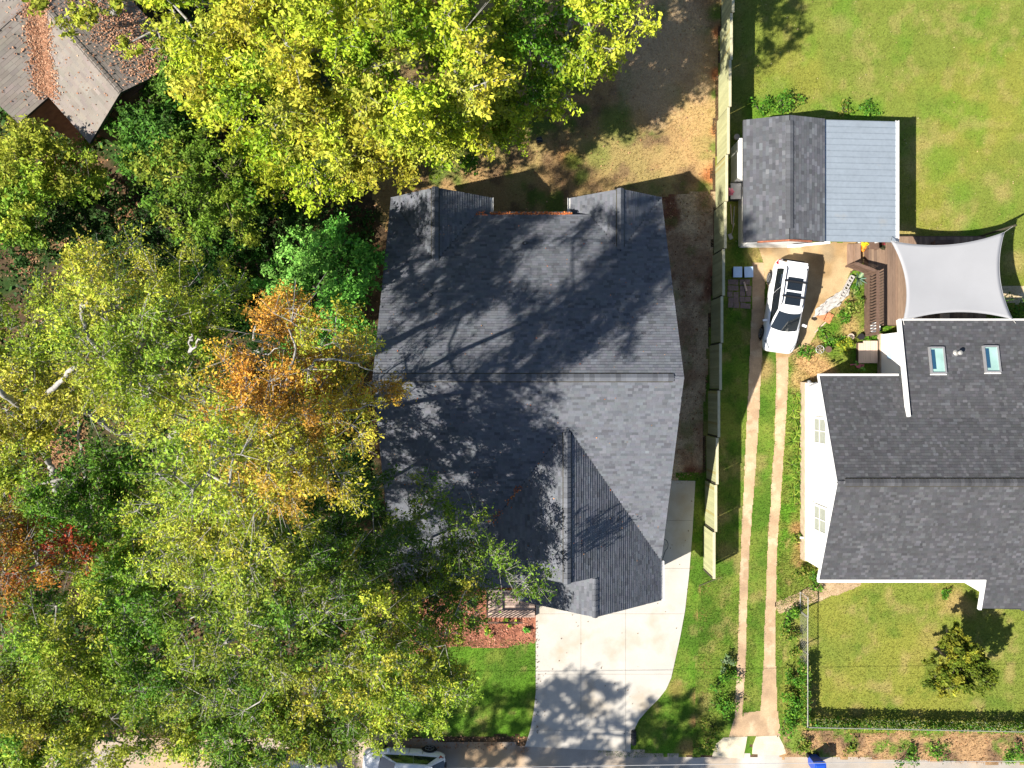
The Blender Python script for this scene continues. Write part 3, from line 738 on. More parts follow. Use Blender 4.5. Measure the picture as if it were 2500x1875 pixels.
b = MB(); b.bar((x0 + .03, yt, 1.2), (x0 + .03, yb, 1.2), 0.09, 0.05); b.build('handrail', M['railwood'], porch)
b = MB(); b.bar((x0, yb + .03, 1.2), (x1 - .75, yb + .03, 1.2), 0.09, 0.05); b.build('handrail', M['railwood'], porch)
for i in range(9):
    b = MB(); b.b2(x0 + .01, x0 + .05, yt + (yb - yt) * i / 8.2 - .02, yt + (yb - yt) * i / 8.2 + .02, 0.3, 1.18); b.build('baluster', M['railwood'], porch)
for i in range(8):
    xx = x0 + (x1 - .75 - x0) * (i + 1) / 8.2
    b = MB(); b.b2(xx - .02, xx + .02, yb + .01, yb + .05, 0.3, 1.18); b.build('baluster', M['railwood'], porch)

# ---- neighbour's white house with skylights
nh = thing('house', 'white house with charcoal shingle roof and two skylights', 'house', (21, -4.5, 0))
R2 = Roof(nh, (0.064, 0.065, 0.071), 0.10, 1.38, expo=0.140, wmin=0.10, wmax=0.27, thick=0.018, pbright=0.22, seed=5)
nx, nrY, nrH, ns = 15.03, -4.55, 4.90, 0.394
ne, nsY = 0.40, -9.57; nE = 31.0
dx, dyN, dyS = 18.96, 3.10, -1.57
hdS = nrH - ns * (dyS - nrY); dsl = (hdS - 2.93) / (dyN - dyS)
R2.plane([(nx, nrY), (nE, nrY), (nE, dyS), (dx, dyS), (dx, ne), (nx, ne)], plane_y(nrH, nrY, -ns))
R2.plane([(dx, dyS), (nE, dyS), (nE, dyN), (dx, dyN)], plane_y(hdS + 0.03, dyS, -dsl))
px_ = 23.2; pyS = -11.1
R2.plane([(nx, nrY), (nx, nsY), (nE, nsY), (nE, nrY)], plane_y(nrH, nrY, ns))
heS = nrH - ns * (nrY - nsY)
R2.plane([(px_, nsY + 0.0), (px_, pyS), (nE, pyS - 0.25), (nE, nsY)], plane_y(heS, nsY, 0.24))
roof2 = R2.build(300)
R2.ridge((nx + 0.35, nrY, nrH), (27.5, nrY, nrH), ns, ns, half=0.17, lift=0.07, ln=0.16)
hW = nrH - ns * (0.1 - nrY)
for args in (([(0.05, 0.6), (0.05, hW - .1), (nrY, nrH - .2), (-9.2, heS + 0.05), (-9.2, 0.6)][::-1], 'x', 15.33, nE - 0.5),
             ([(0.0, 0.35), (0.0, 3.2), (2.6, 2.9), (2.6, 0.35)][::-1], 'x', 19.42, nE - 0.5)):
    b = MB(); b.add(*hull(*args)); b.build('wall', M['white'], nh)
b = MB(); b.b2(15.28, nE - .5, -9.25, 0.10, 0, 0.6); b.b2(19.37, nE - .5, 0.1, 2.65, 0, 0.35); b.build('foundation', M['plinth'], nh)
def trim(pts, w=0.10, d=0.14, name='fascia', parent=nh, m='whitetrim'):
    for a, c in zip(pts[:-1], pts[1:]):
        b = MB(); b.bar(a, c, w, d); b.build(name, M[m], parent)
trim([(nx - .04, ne + .03, 2.92), (nx - .04, nrY, nrH - .04)], 0.05, 0.16); trim([(nx - .04, nrY, nrH - .04), (nx - .04, nsY - .03, heS - .04)], 0.05, 0.16)
trim([(nx - .06, ne + .05, 2.94), (dx - .07, ne + .05, 2.94)], 0.10)
trim([(dx - .045, dyN + .05, 2.96), (dx - .045, dyS, hdS + 0.06)], 0.09, 0.30)
trim([(dx - .05, dyN + .045, 2.97), (nE, dyN + .045, 2.97)], 0.08)
trim([(nx - .06, nsY - .07, heS - .02), (px_ - .02, nsY - .07, heS - .02)], 0.14)
trim([(px_ - .07, nsY, heS - 0.02), (px_ - .07, pyS - .05, heS - .02 - .24 * 1.5)], 0.14)
b = MB(); b.add([(22.05, -9.64, heS - .25), (23.2, -9.64, heS - .25), (23.2, -10.3, heS - .45), (22.05, -9.64, heS - .33), (23.2, -9.64, heS - .33), (23.2, -10.3, heS - .53)], [[0, 2, 1], [3, 4, 5], [0, 3, 5, 2], [0, 1, 4, 3], [1, 2, 5, 4]])
b.build('porch_bracket', M['whitetrim'], nh)
for yc_ in (-2.33, -6.72):
    wn_ = MB(); wn_.b2(15.27, 15.325, yc_ - .70, yc_ - .58, 1.72, 3.2); wn_.b2(15.27, 15.325, yc_ + .58, yc_ + .70, 1.72, 3.2); wn_.b2(15.27, 15.325, yc_ - .58, yc_ + .58, 3.08, 3.2); wn_.b2(15.24, 15.325, yc_ - .74, yc_ + .74, 1.66, 1.75)
    w_ = wn_.build('window', M['whitetrim'], nh)
    b = MB(); b.b2(15.295, 15.322, yc_ - .58, yc_ + .58, 1.76, 3.08); b.build('pane', M['seat'], w_)
    b = MB(); b.b2(15.275, 15.30, yc_ - .025, yc_ + .025, 1.76, 3.08); b.b2(15.275, 15.298, yc_ - .58, yc_ + .58, 2.35, 2.40); b.build('glazing_bar', M['whitetrim'], w_)
b = MB(); b.b2(19.38, 19.415, 1.3, 2.1, 1.0, 1.45); b.build('wall_vent', M['paleblue'], nh)
for (pcx, pcy) in ((2283, 880), (2415, 877)):
    k = 0.9156; x = (pcx - 1250) / S * k; y = (937.5 - pcy) / S * k; zc = hdS + .03 - dsl * (y - dyS)
    a_ = -math.atan(dsl); wx_, wy_ = 0.34, 0.62
    fr = MB()
    for sx in (-1, 1): fr.box((x + sx * wx_, y, zc + .06), (0.07, 2 * wy_ + .07, 0.16), tilt=('X', a_))
    for sy in (-1, 1): fr.box((x, y + sy * wy_, zc + .06 - dsl * sy * wy_), (2 * wx_ - .07, 0.07, 0.16), tilt=('X', a_))
    f = fr.build('skylight', M['gutter'], nh)
    b = MB(); b.box((x, y, zc + .075), (2 * wx_ - .07, 2 * wy_ - .07, 0.02), tilt=('X', a_)); b.build('glass', M['skyglass'], f)
    b = MB(); b.box((x - .19, y + .05, zc + .09), (0.18, 2 * wy_ - .28, 0.012), tilt=('X', a_)); b.build('blind', M['skyblind'], f)
    b = MB(); b.box((x, y - wy_ - .07, zc + .03 + dsl * (wy_ + .07)), (2 * wx_ + .1, 0.05, 0.06), tilt=('X', a_)); b.build('flashing', M['whitetrim'], f)
x, y, _ = W(2333, 862, 3.2); z = hdS + .03 - dsl * (y - dyS)
b = MB(); b.lathe((x, y, z), [(0.16, 0), (0.12, 0.05), (0.07, 0.1), (0.07, 0.3), (0.11, 0.3), (0.11, 0.36), (0.03, 0.40)], 14); b.build('vent_cap', M['galv'], nh)
b = MB(); b.tube([(nx - .02, ne - .35, 2.72), (nx - .25, ne - .45, 2.62), (nx - .3, ne - .5, 2.5)], 0.05, 8); b.lathe((nx - .28, ne - .30, 2.55), [(0.03, 0), (0.09, -0.06), (0.1, -0.12)], 10); b.build('flood_light', M['gutter'], nh)
b = MB(); b.tube([(15.28, -8.05, 0.5), (15.1, -8.05, 0.45)], 0.06, 8); b.build('dryer_vent', M['whitetrim'], nh)

# ---- brown roofed house in the corner
bh = thing('house', 'house with weathered brown shingle roof littered with brown leaves', 'house', (-22, 14, 0))
R3 = Roof(bh, (0.20, 0.175, 0.155), 0.05, 1.08, expo=0.16, wmin=0.3, wmax=0.6, thick=0.012, seed=9)
E0 = np.array((-17.2, 12.8)); dS = np.array((-0.66, 0.75)); dS /= np.linalg.norm(dS); dT = np.array((-dS[1], dS[0]))   # s up-left, t to lower-left
if dT[0] > 0: dT = -dT
def st(s, t): p = E0 + dS * s + dT * t; return (float(p[0]), float(p[1]))
bs = 0.444; bH = 6.5
def pl_t(sign): # z = bH - sign*bs*t
    g = -sign * bs * dT; return (bH - float(g @ E0), float(g[0]), float(g[1]))
def pl_s(sign, s0): # z = bH - bs*sign*(s0-s)
    g = bs * sign * dS; return (bH - sign * bs * s0 - float(g @ E0), float(g[0]), float(g[1]))
R3.plane([st(0, 0), st(0, 2.75), st(2.85, 2.75), st(5.6, 0)], pl_t(1))
R3.plane([st(0, 0), st(16, 0), st(16, -3.0), st(0, -3.0)], pl_t(-1))
R3.plane([st(5.6, 0), st(2.85, 2.75), st(2.85, 4.6), st(5.6, 4.6)], pl_s(1, 5.6))
R3.plane([st(5.6, 0), st(5.6, 4.6), st(8.35, 4.6), st(8.35, 2.75)], pl_s(-1, 5.6))
R3.plane([st(5.6, 0), st(8.35, 2.75), st(16, 2.75), st(16, 0)], pl_t(1))
R3.build(300)
R3.ridge((*st(0.05, 0), bH), (*st(5.4, 0), bH), bs, bs, lift=0.02, half=0.13, ln=0.25)
b = MB(); b.prism([st(0.4, 2.3), st(15.5, 2.3), st(15.5, -2.5), st(0.4, -2.5)], 0, 5.2); b.prism([st(3.3, 2.2), st(3.3, 4.2), st(7.9, 4.2), st(7.9, 2.2)], 0, 5.15); b.build('wall', M['brick'], bh)
# leaves in its valley and on the slopes
t = rng.uniform(-0.05, 1, 4600); sp = (0.25 + 0.55 * (1 - t)) ; qs = 5.6 - 2.75 * t + rng.normal(0, 0.30, 4600); qt = 2.75 * t + rng.normal(0, 0.26, 4600)
q = E0 + qs[:, None] * dS + qt[:, None] * dT
q2s = rng.uniform(0, 8, 4200); q2t = -np.abs(rng.normal(1.9, 0.7, 4200)); q2 = E0 + q2s[:, None] * dS + q2t[:, None] * dT
q3 = E0 + rng.uniform(0.1, 9, 450)[:, None] * dS + rng.uniform(-3, 4.4, 450)[:, None] * dT
q = np.concatenate([q, q2, q3]); zz = R3.z(q[:, 0], q[:, 1]); k = zz > 0
fallen('roof_leaves', q[k], zz[k] + 0.02, [(0.46, 0.25, 0.15), (0.38, 0.19, 0.11), (0.52, 0.31, 0.20), (0.30, 0.14, 0.08)], 0.085, parent=bh)

# ---- shed with metal lean-to
sh = thing('shed', 'white shed with grey shingle gable and blue grey metal lean-to', 'shed', (15.3, 10, 0))
R4 = Roof(sh, (0.085, 0.089, 0.10), 0.12, 1.35, expo=0.15, wmin=0.15, wmax=0.36, thick=0.02, seed=12)
sx0, sxr, sx1, sx2 = 11.48, 13.52, 15.44, 19.17; sy0, sy1 = 7.03, 13.10; shW, shR, shE = 2.45, 3.12, 2.62
R4.plane([(sx0, sy0), (sxr, sy0), (sxr, sy1), (sx0, sy1)], plane_x(shR, sxr, (shR - shW) / (sxr - sx0)))
R4.plane([(sxr, sy0), (sx1, sy0), (sx1, sy1), (sxr, sy1)], plane_x(shR, sxr, -(shR - shE) / (sx1 - sxr)))
R4.build(300)
R4.ridge((sxr, sy0 + .55, shR), (sxr, sy1 - .3, shR), 0.33, 0.26, half=0.17, lift=0.05, ln=0.2)
def slopebar(x0, z0, x1, z1, y0, y1, th): # thin slab following the slope in x
    return ([(x0, y0, z0), (x1, y0, z1), (x1, y1, z1), (x0, y1, z0), (x0, y0, z0 - th), (x1, y0, z1 - th), (x1, y1, z1 - th), (x0, y1, z0 - th)],
            [[0, 1, 2, 3], [7, 6, 5, 4], [0, 4, 5, 1], [1, 5, 6, 2], [2, 6, 7, 3], [3, 7, 4, 0]])
npn = 20; zA, zB = 2.52, 2.26
for i in range(npn):
    ya = sy0 + 0.03 + (sy1 - sy0 - 0.06) * i / npn; yb_ = sy0 + 0.03 + (sy1 - sy0 - 0.06) * (i + 1) / npn
    b = MB(); b.add(*slopebar(sx1 - .05, zA, sx2, zB, ya + .012, yb_ - .012, 0.02)); b.build('roof_panel', M['metalroof'], sh)
    b = MB(); b.add(*slopebar(sx1 - .04, zA + .012, sx2 - .02, zB + .012, yb_ - .022, yb_ + .022, 0.03)); b.build('roof_rib', M['rib'], sh)
b = MB(); b.add(*slopebar(sx1 - .05, zA - .03, sx2 - .02, zB - .03, sy0 + .05, sy1 - .05, 0.06)); b.build('roof_deck', M['rib'], sh)
gutter((sx2 + .06, sy0), (sx2 + .06, sy1 + .05), zB - 0.03, sh, w=0.14, m='whitetrim')
for args in (([(12.07, 0), (12.07, 2.45), (sxr, 2.95), (15.3, 2.45), (15.3, 0)], 'y', 7.23, 12.8),):
    b = MB(); b.add(*hull(*args)); b.build('wall', M['white'], sh)
b = MB(); b.b2(15.31, 18.9, 12.7, 12.8, 0, 2.25); b.b2(18.8, 18.9, 7.3, 12.7, 0, 2.2); b.build('side_wall', M['white'], sh)
for a, c in (((12.1, 7.0, 2.66), (sxr, 7.0, 3.10)), ((sxr, 7.0, 3.10), (14.7, 7.0, 2.80))):
    b = MB(); b.bar(a, c, 0.07, 0.16); b.build('barge_board', M['rust'], sh)
b = MB(); b.bar((14.0, 6.98, 1.6), (15.9, 7.08, 2.2), 0.12, 0.04); b.build('awning_bar', M['whitetrim'], sh)
b = MB(); b.b2(12.0, 12.06, 7.3, 10.3, 0.0, 2.2); b.build('siding', M['whitetrim'], sh)
# ------------------------------------------------------------------ tall wooden fence
def setcol(o, c):
    at = o.data.color_attributes.new('Col', 'FLOAT_COLOR', 'POINT')
    arr = np.ones((len(o.data.vertices), 4), dtype=np.float32); arr[:, :3] = c; at.data.foreach_set('color', arr.ravel()); return o
fence = thing('fence', 'long pale timber privacy fence of boarded panels with flat caps', 'fence', (10.4, 5, 0))
yA = -9.85; PL = 2.38
for i in range(14):
    y0 = yA + i * PL; y1 = y0 + PL; ym = (y0 + y1) / 2; x = 10.12 + 0.0335 * (ym + 9.8); hp = 1.86 + 0.02 * math.sin(i * 2.1)
    nb = 17; bw = (PL - 0.13) / nb; tone = rng.uniform(0.92, 1.06)
    for k in range(nb):
        b = MB(); yy = y0 + 0.10 + (k + 0.5) * bw
        b.box((x + rng.uniform(-.002, .002), yy, hp / 2 + 0.02), (0.018, bw - 0.006, hp - 0.04))
        o = b.build('picket', M['picket'], fence)
        g_ = rng.random(); c = np.array((0.37, 0.375, 0.205)) * tone * rng.uniform(0.84, 1.10)
        if g_ < 0.07: c = c * np.array((1.0, 0.88, 0.68))
        setcol(o, c)
    b = MB(); b.b2(x + 0.01, x + 0.05, y0 + .1, y1 - .02, 0.35, 0.44); b.build('rail', M['cap'], fence)
    b = MB(); b.b2(x + 0.01, x + 0.05, y0 + .1, y1 - .02, 1.5, 1.59); b.build('rail', M['cap'], fence)
    b = MB(); b.b2(x - 0.035, x + 0.095, y0 + 0.03, y1 - 0.005, hp + 0.005, hp + 0.045); b.build('top_cap', M['cap'], fence)
    b = MB(); b.b2(x - 0.022, x + 0.07, y0 - 0.015, y0 + 0.075, 0, hp); b.build('post', M['post'], fence)

# ------------------------------------------------------------------ neighbour's deck, sail, furniture
deck = thing('deck', 'brown timber deck of long boards under the shade sail', 'deck', (20.5, 5.5, 0))
dcols = [(0.19, 0.125, 0.088), (0.225, 0.15, 0.105), (0.165, 0.112, 0.082), (0.24, 0.165, 0.115)]
dx0, dx1 = W(2121, 0, 0.45)[0], W(2408, 0, 0.45)[0]; dy1, dy0 = W(0, 578, 0.45)[1], 3.1
nb = 44
for i in range(nb):
    xa = dx0 + (dx1 - dx0) * i / nb; xb = dx0 + (dx1 - dx0) * (i + 1) / nb
    b = MB(); ylo = dy0 - (0.5 if xb < 19.35 else 0); yhi = dy1 - (0.25 if i < 3 else 0)
    b.b2(xa + .004, xb - .004, ylo, yhi, 0.41, 0.445 + 0.002 * (i % 2)); setcol(b.build('deck_board', M['deck'], deck), np.array(dcols[rng.integers(0, 4)]) * rng.uniform(0.9, 1.1))
b = MB(); b.b2(dx0, dx1, dy0 - .02, dy0 + .03, 0, 0.405); b.b2(dx0 - .04, dx0, dy0 - .5, dy1 - .3, 0.0, 0.44); b.b2(dx0, dx1, dy1, dy1 + .04, 0, 0.44); b.build('deck_frame', M['railwood'], deck)
def railing(p0, p1, z0, z1, nbal, label, zt=0.95):
    r = thing('railing', label, 'railing', (p0[0], p0[1], z0))
    a0 = Vector((*p0, z0)); b0 = Vector((*p1, z1)); up = Vector((0, 0, zt))
    b = MB(); b.bar(a0 + up, b0 + up, 0.15, 0.04); b.build('top_rail', M['railwood'], r)
    b = MB(); b.bar(a0 + up * 0.08, b0 + up * 0.08, 0.09, 0.05); b.build('bottom_rail', M['railwood'], r)
    for i in range(nbal):
        q = a0.lerp(b0, (i + .5) / nbal); b = MB(); b.bar(q + up * .09, q + up * .93, 0.055, 0.055); b.build('baluster', M['railwood'], r)
    for q in (a0, b0):
        b = MB(); b.bar(q - Vector((0, 0, z0 - 0.02)), q + up * 1.06, 0.09, 0.09); b.build('post', M['railwood'], r)
    return r
rc = W(2143, 662, 1.4); re_ = W(2143, 815, 1.4)
railing((rc[0], rc[1]), (re_[0], re_[1]), 0.45, 0.45, 21, 'long brown deck railing with many balusters beside the agave')
rw = W(2088, 643, 1.05)
railing((rc[0] - .12, rc[1] + .02), (rw[0], rw[1]), 0.45, 0.12, 9, 'short sloping brown stair railing at the deck corner')
st_ = thing('deck_steps', 'low timber steps leading from parking pad up to the deck', 'steps', (18.0, 6.6, 0))
for i, (xa, xb, z) in enumerate(((17.75, 18.05, 0.15), (18.06, 18.36, 0.30))):
    b = MB(); b.b2(xa, xb, 6.3, 7.4, 0.0, z); setcol(b.build('step', M['deck'], st_), (0.24, 0.16, 0.115))

# shade sail
sl = thing('shade_sail', 'pale grey fabric shade sail stretched with curved edges above the deck', 'shade sail', (21.5, 5, 2.6))
cs = [np.array(W(2175, 588, 2.75)), np.array(W(2452, 567, 2.75)), np.array(W(2472, 779, 3.05)), np.array(W(2205, 783, 3.0))]
ctr = sum(cs) / 4
N = 26
def edge(a, b, t, sag):
    p = a + (b - a) * t; m = (a + b) / 2; d = ctr - m; return p + d * sag * 4 * t * (1 - t)
V = []
sagA, sagB, sagC, sagD = 0.20, 0.155, 0.19, 0.155
for i in range(N + 1):
    u = i / N
    for j in range(N + 1):
        v = j / N
        top = edge(cs[0], cs[1], u, sagA); bot = edge(cs[3], cs[2], u, sagC); lef = edge(cs[0], cs[3], v, sagB); rig = edge(cs[1], cs[2], v, sagD)
        p = (1 - v) * top + v * bot + (1 - u) * lef + u * rig - ((1 - u) * (1 - v) * cs[0] + u * (1 - v) * cs[1] + u * v * cs[2] + (1 - u) * v * cs[3])
        V.append((p[0], p[1], p[2] - 0.10 * math.sin(math.pi * u) * math.sin(math.pi * v) + 0.006 * math.sin(9 * u + 5 * v)))
F = [[i * (N + 1) + j, i * (N + 1) + j + 1, (i + 1) * (N + 1) + j + 1, (i + 1) * (N + 1) + j] for i in range(N) for j in range(N)]
o = npmesh('sail_cloth', np.array(V), [f[::-1] for f in F], M['sail'], sl, smooth=True); md = o.modifiers.new('solid', 'SOLIDIFY'); md.thickness = 0.006
for a, c, sg in ((cs[0], cs[1], sagA), (cs[1], cs[2], sagD), (cs[3], cs[2], sagC), (cs[0], cs[3], sagB)):
    b = MB(); b.tube([edge(a, c, t, sg) for t in np.linspace(0, 1, 17)], 0.012, 6); b.build('hem', M['sail'], sl)
for c_, q in ((cs[0], (18.95, 7.35, 2.3)), (cs[1], tuple(cs[1] + np.array((0.45, 0.32, 0.05)))), (cs[2], tuple(cs[2] + np.array((0.15, -0.2, 0)))), (cs[3], tuple(cs[3] + np.array((0.05, -0.2, 0))))):
    b = MB(); b.tube([tuple(c_), q], 0.014, 6); b.build('tie_rope', M['galv'], sl)
pp = cs[1] + np.array((0.45, 0.32, 0.05))
pt_ = MB(); pt_.tube([(pp[0], pp[1], 0), (pp[0] - .02, pp[1] - .02, 2.95)], 0.055, 10)
tag(pt_.build('sail_post', M['post'], smooth=True), 'dark slim post holding a corner of the shade sail', 'post')

bn = thing('bench', 'small dark timber bench at the lawn edge of the deck', 'bench', (22.3, 7.0, 0.45))
bx, by, _ = W(2305, 596, 0.9)
b = MB(); b.b2(bx - .48, bx + .48, by + .02, by + .22, 0.86, 0.92); b.build('seat', M['railwood'], bn)
b = MB(); b.b2(bx - .42, bx + .36, by - .28, by + .0, 0.78, 0.83); b.build('table_top', M['rust'], bn)
for sx in (-.42, .36):
    b = MB(); b.b2(bx + sx, bx + sx + .07, by - .25, by + .18, 0.45, 0.85); b.build('leg', M['railwood'], bn)
def chair(px, py, label, m, rz):
    x, y, _ = W(px, py, 0.8); c = thing('patio_chair', label, 'chair', (0, 0, 0.45))
    b = MB(); b.box((0, 0, 0.85), (0.5, 0.5, 0.06)); b.build('seat', M[m], c, bevel=0.02)
    b = MB(); b.box((0, -.24, 1.15), (0.5, 0.06, 0.55)); b.build('backrest', M[m], c, bevel=0.02)
    for sx in (-.22, .22):
        for sy in (-.22, .22):
            b = MB(); b.box((sx, sy, 0.64), (0.04, 0.04, 0.38)); b.build('leg', M['railwood'], c)
    c.location = (x, y, 0.45); c.rotation_euler = (0, 0, rz)
chair(2212, 795, 'white cushioned chair on deck beside the charcoal roof corner', 'whitetrim', 0.1)
chair(2238, 780, 'pale patio chair tucked under the edge of the shade sail', 'palewood', 0)
chair(2305, 778, 'tan patio chair in the gap between sail and roof', 'palewood', 0)
chair(2133, 597, 'dark rustic chair against the shed beside the pumpkins', 'railwood', math.pi)

def lumpy(c, r, name, m, parent, n=16, flat_=0.78, ribs=9):
    V = []; F = []; K = 9
    for i in range(K + 1):
        ph = math.pi * i / K
        for j in range(n * 2):
            t = math.pi * j / n; rr = r * (1 + 0.06 * math.cos(ribs * t)) * math.sin(ph)
            V.append((c[0] + rr * math.cos(t), c[1] + rr * math.sin(t), c[2] + r * flat_ * (1 - math.cos(ph)) - 0.0))
    m2 = n * 2
    for i in range(K):
        for j in range(m2): F.append([i * m2 + j, i * m2 + (j + 1) % m2, (i + 1) * m2 + (j + 1) % m2, (i + 1) * m2 + j])
    return npmesh(name, np.array(V), F, m, parent, smooth=True)
for (px, py, r, lb, mm) in ((2111, 601, 0.17, 'large round orange pumpkin by the shed wall', 'orange'), (2108, 609, 0.12, 'smaller orange pumpkin in front of the large one', 'orange'), (2099, 596, 0.13, 'white pumpkin beside the orange pumpkins', 'white')):
    x, y, _ = W(px, py, 0.2); pk = thing('pumpkin', lb, 'pumpkin', (x, y, 0.05)); lumpy((x, y, 0.04), r, 'fruit', M[mm], pk)
    b = MB(); b.tube([(x, y, 0.04 + r * 1.45), (x + .02, y, 0.04 + r * 1.45 + .07)], 0.02, 6); b.build('stem', M['railwood'], pk)

def leafball(n, c, r, cols, size, flat_=0.8, up=0.8, seed=0):
    """cloud of leaf quads; returns V,F,col"""
    g_ = np.random.default_rng(seed)
    d = g_.normal(size=(n, 3)); d /= np.linalg.norm(d, axis=1)[:, None]; rad = r * g_.random(n) ** 0.4
    p = np.array(c) + d * rad[:, None] * np.array((1, 1, flat_))
    return leafquads(p, d, cols, size, up, g_)
def leafquads(p, out, cols, size, up, g_, ccol=None, wf=0.5):
    n = len(p)
    nrm = g_.normal(size=(n, 3)) * 0.75 + np.array((0, 0, up)) + 0.25 * out; nrm /= np.linalg.norm(nrm, axis=1)[:, None]
    a = g_.normal(size=(n, 3)) + out * 0.6 + np.array((0, 0, -0.25)); a -= nrm * (a * nrm).sum(1)[:, None]; a /= np.linalg.norm(a, axis=1)[:, None]
    b_ = np.cross(nrm, a); l = size * np.clip(g_.lognormal(-0.06, 0.38, n), 0.4, 2.0)[:, None] / 2; w = l * wf * g_.uniform(0.8, 1.2, (n, 1))
    V = np.stack([p - a * l, p + b_ * w + a * l * 0.1, p + a * l, p - b_ * w + a * l * 0.1], 1).reshape(-1, 3)
    cols = np.asarray(cols)
    c = cols[g_.integers(0, len(cols), n)] if ccol is None else ccol
    c = c * g_.uniform(0.75, 1.25, (n, 1)) * g_.uniform(0.93, 1.07, (n, 3))
    return V, np.arange(4 * n).reshape(n, 4), np.repeat(np.clip(c, 0.003, 0.9), 4, 0)
def potted(px, py, lb, cols, potm, r=0.2, size=0.09):
    x, y, _ = W(px, py, 0.4); t = thing('potted_plant', lb, 'potted plant', (x, y, 0.04))
    b = MB(); b.lathe((x, y, 0.04), [(0.10, 0), (0.15, 0.25), (0.17, 0.26), (0.17, 0.30), (0.13, 0.29)], 16); b.build('pot', M[potm], t)
    npmesh('flowers', *leafball(260, (x, y, 0.42), r, cols, size, seed=int(px))[:2], M['leaf'], t, col=leafball(260, (x, y, 0.42), r, cols, size, seed=int(px))[2])
potted(2112, 592, 'pot of bright yellow flowers behind the pumpkins', [(0.75, 0.60, 0.01), (0.85, 0.72, 0.03)], 'terracotta')
potted(2152, 592, 'pot of crimson flowers against the shed wall', [(0.35, 0.03, 0.06), (0.25, 0.02, 0.04), (0.08, 0.12, 0.03)], 'railwood')
potted(2154, 604, 'dark round pot with sparse stems on the deck corner', [(0.04, 0.05, 0.02), (0.10, 0.09, 0.05)], 'railwood', 0.15)

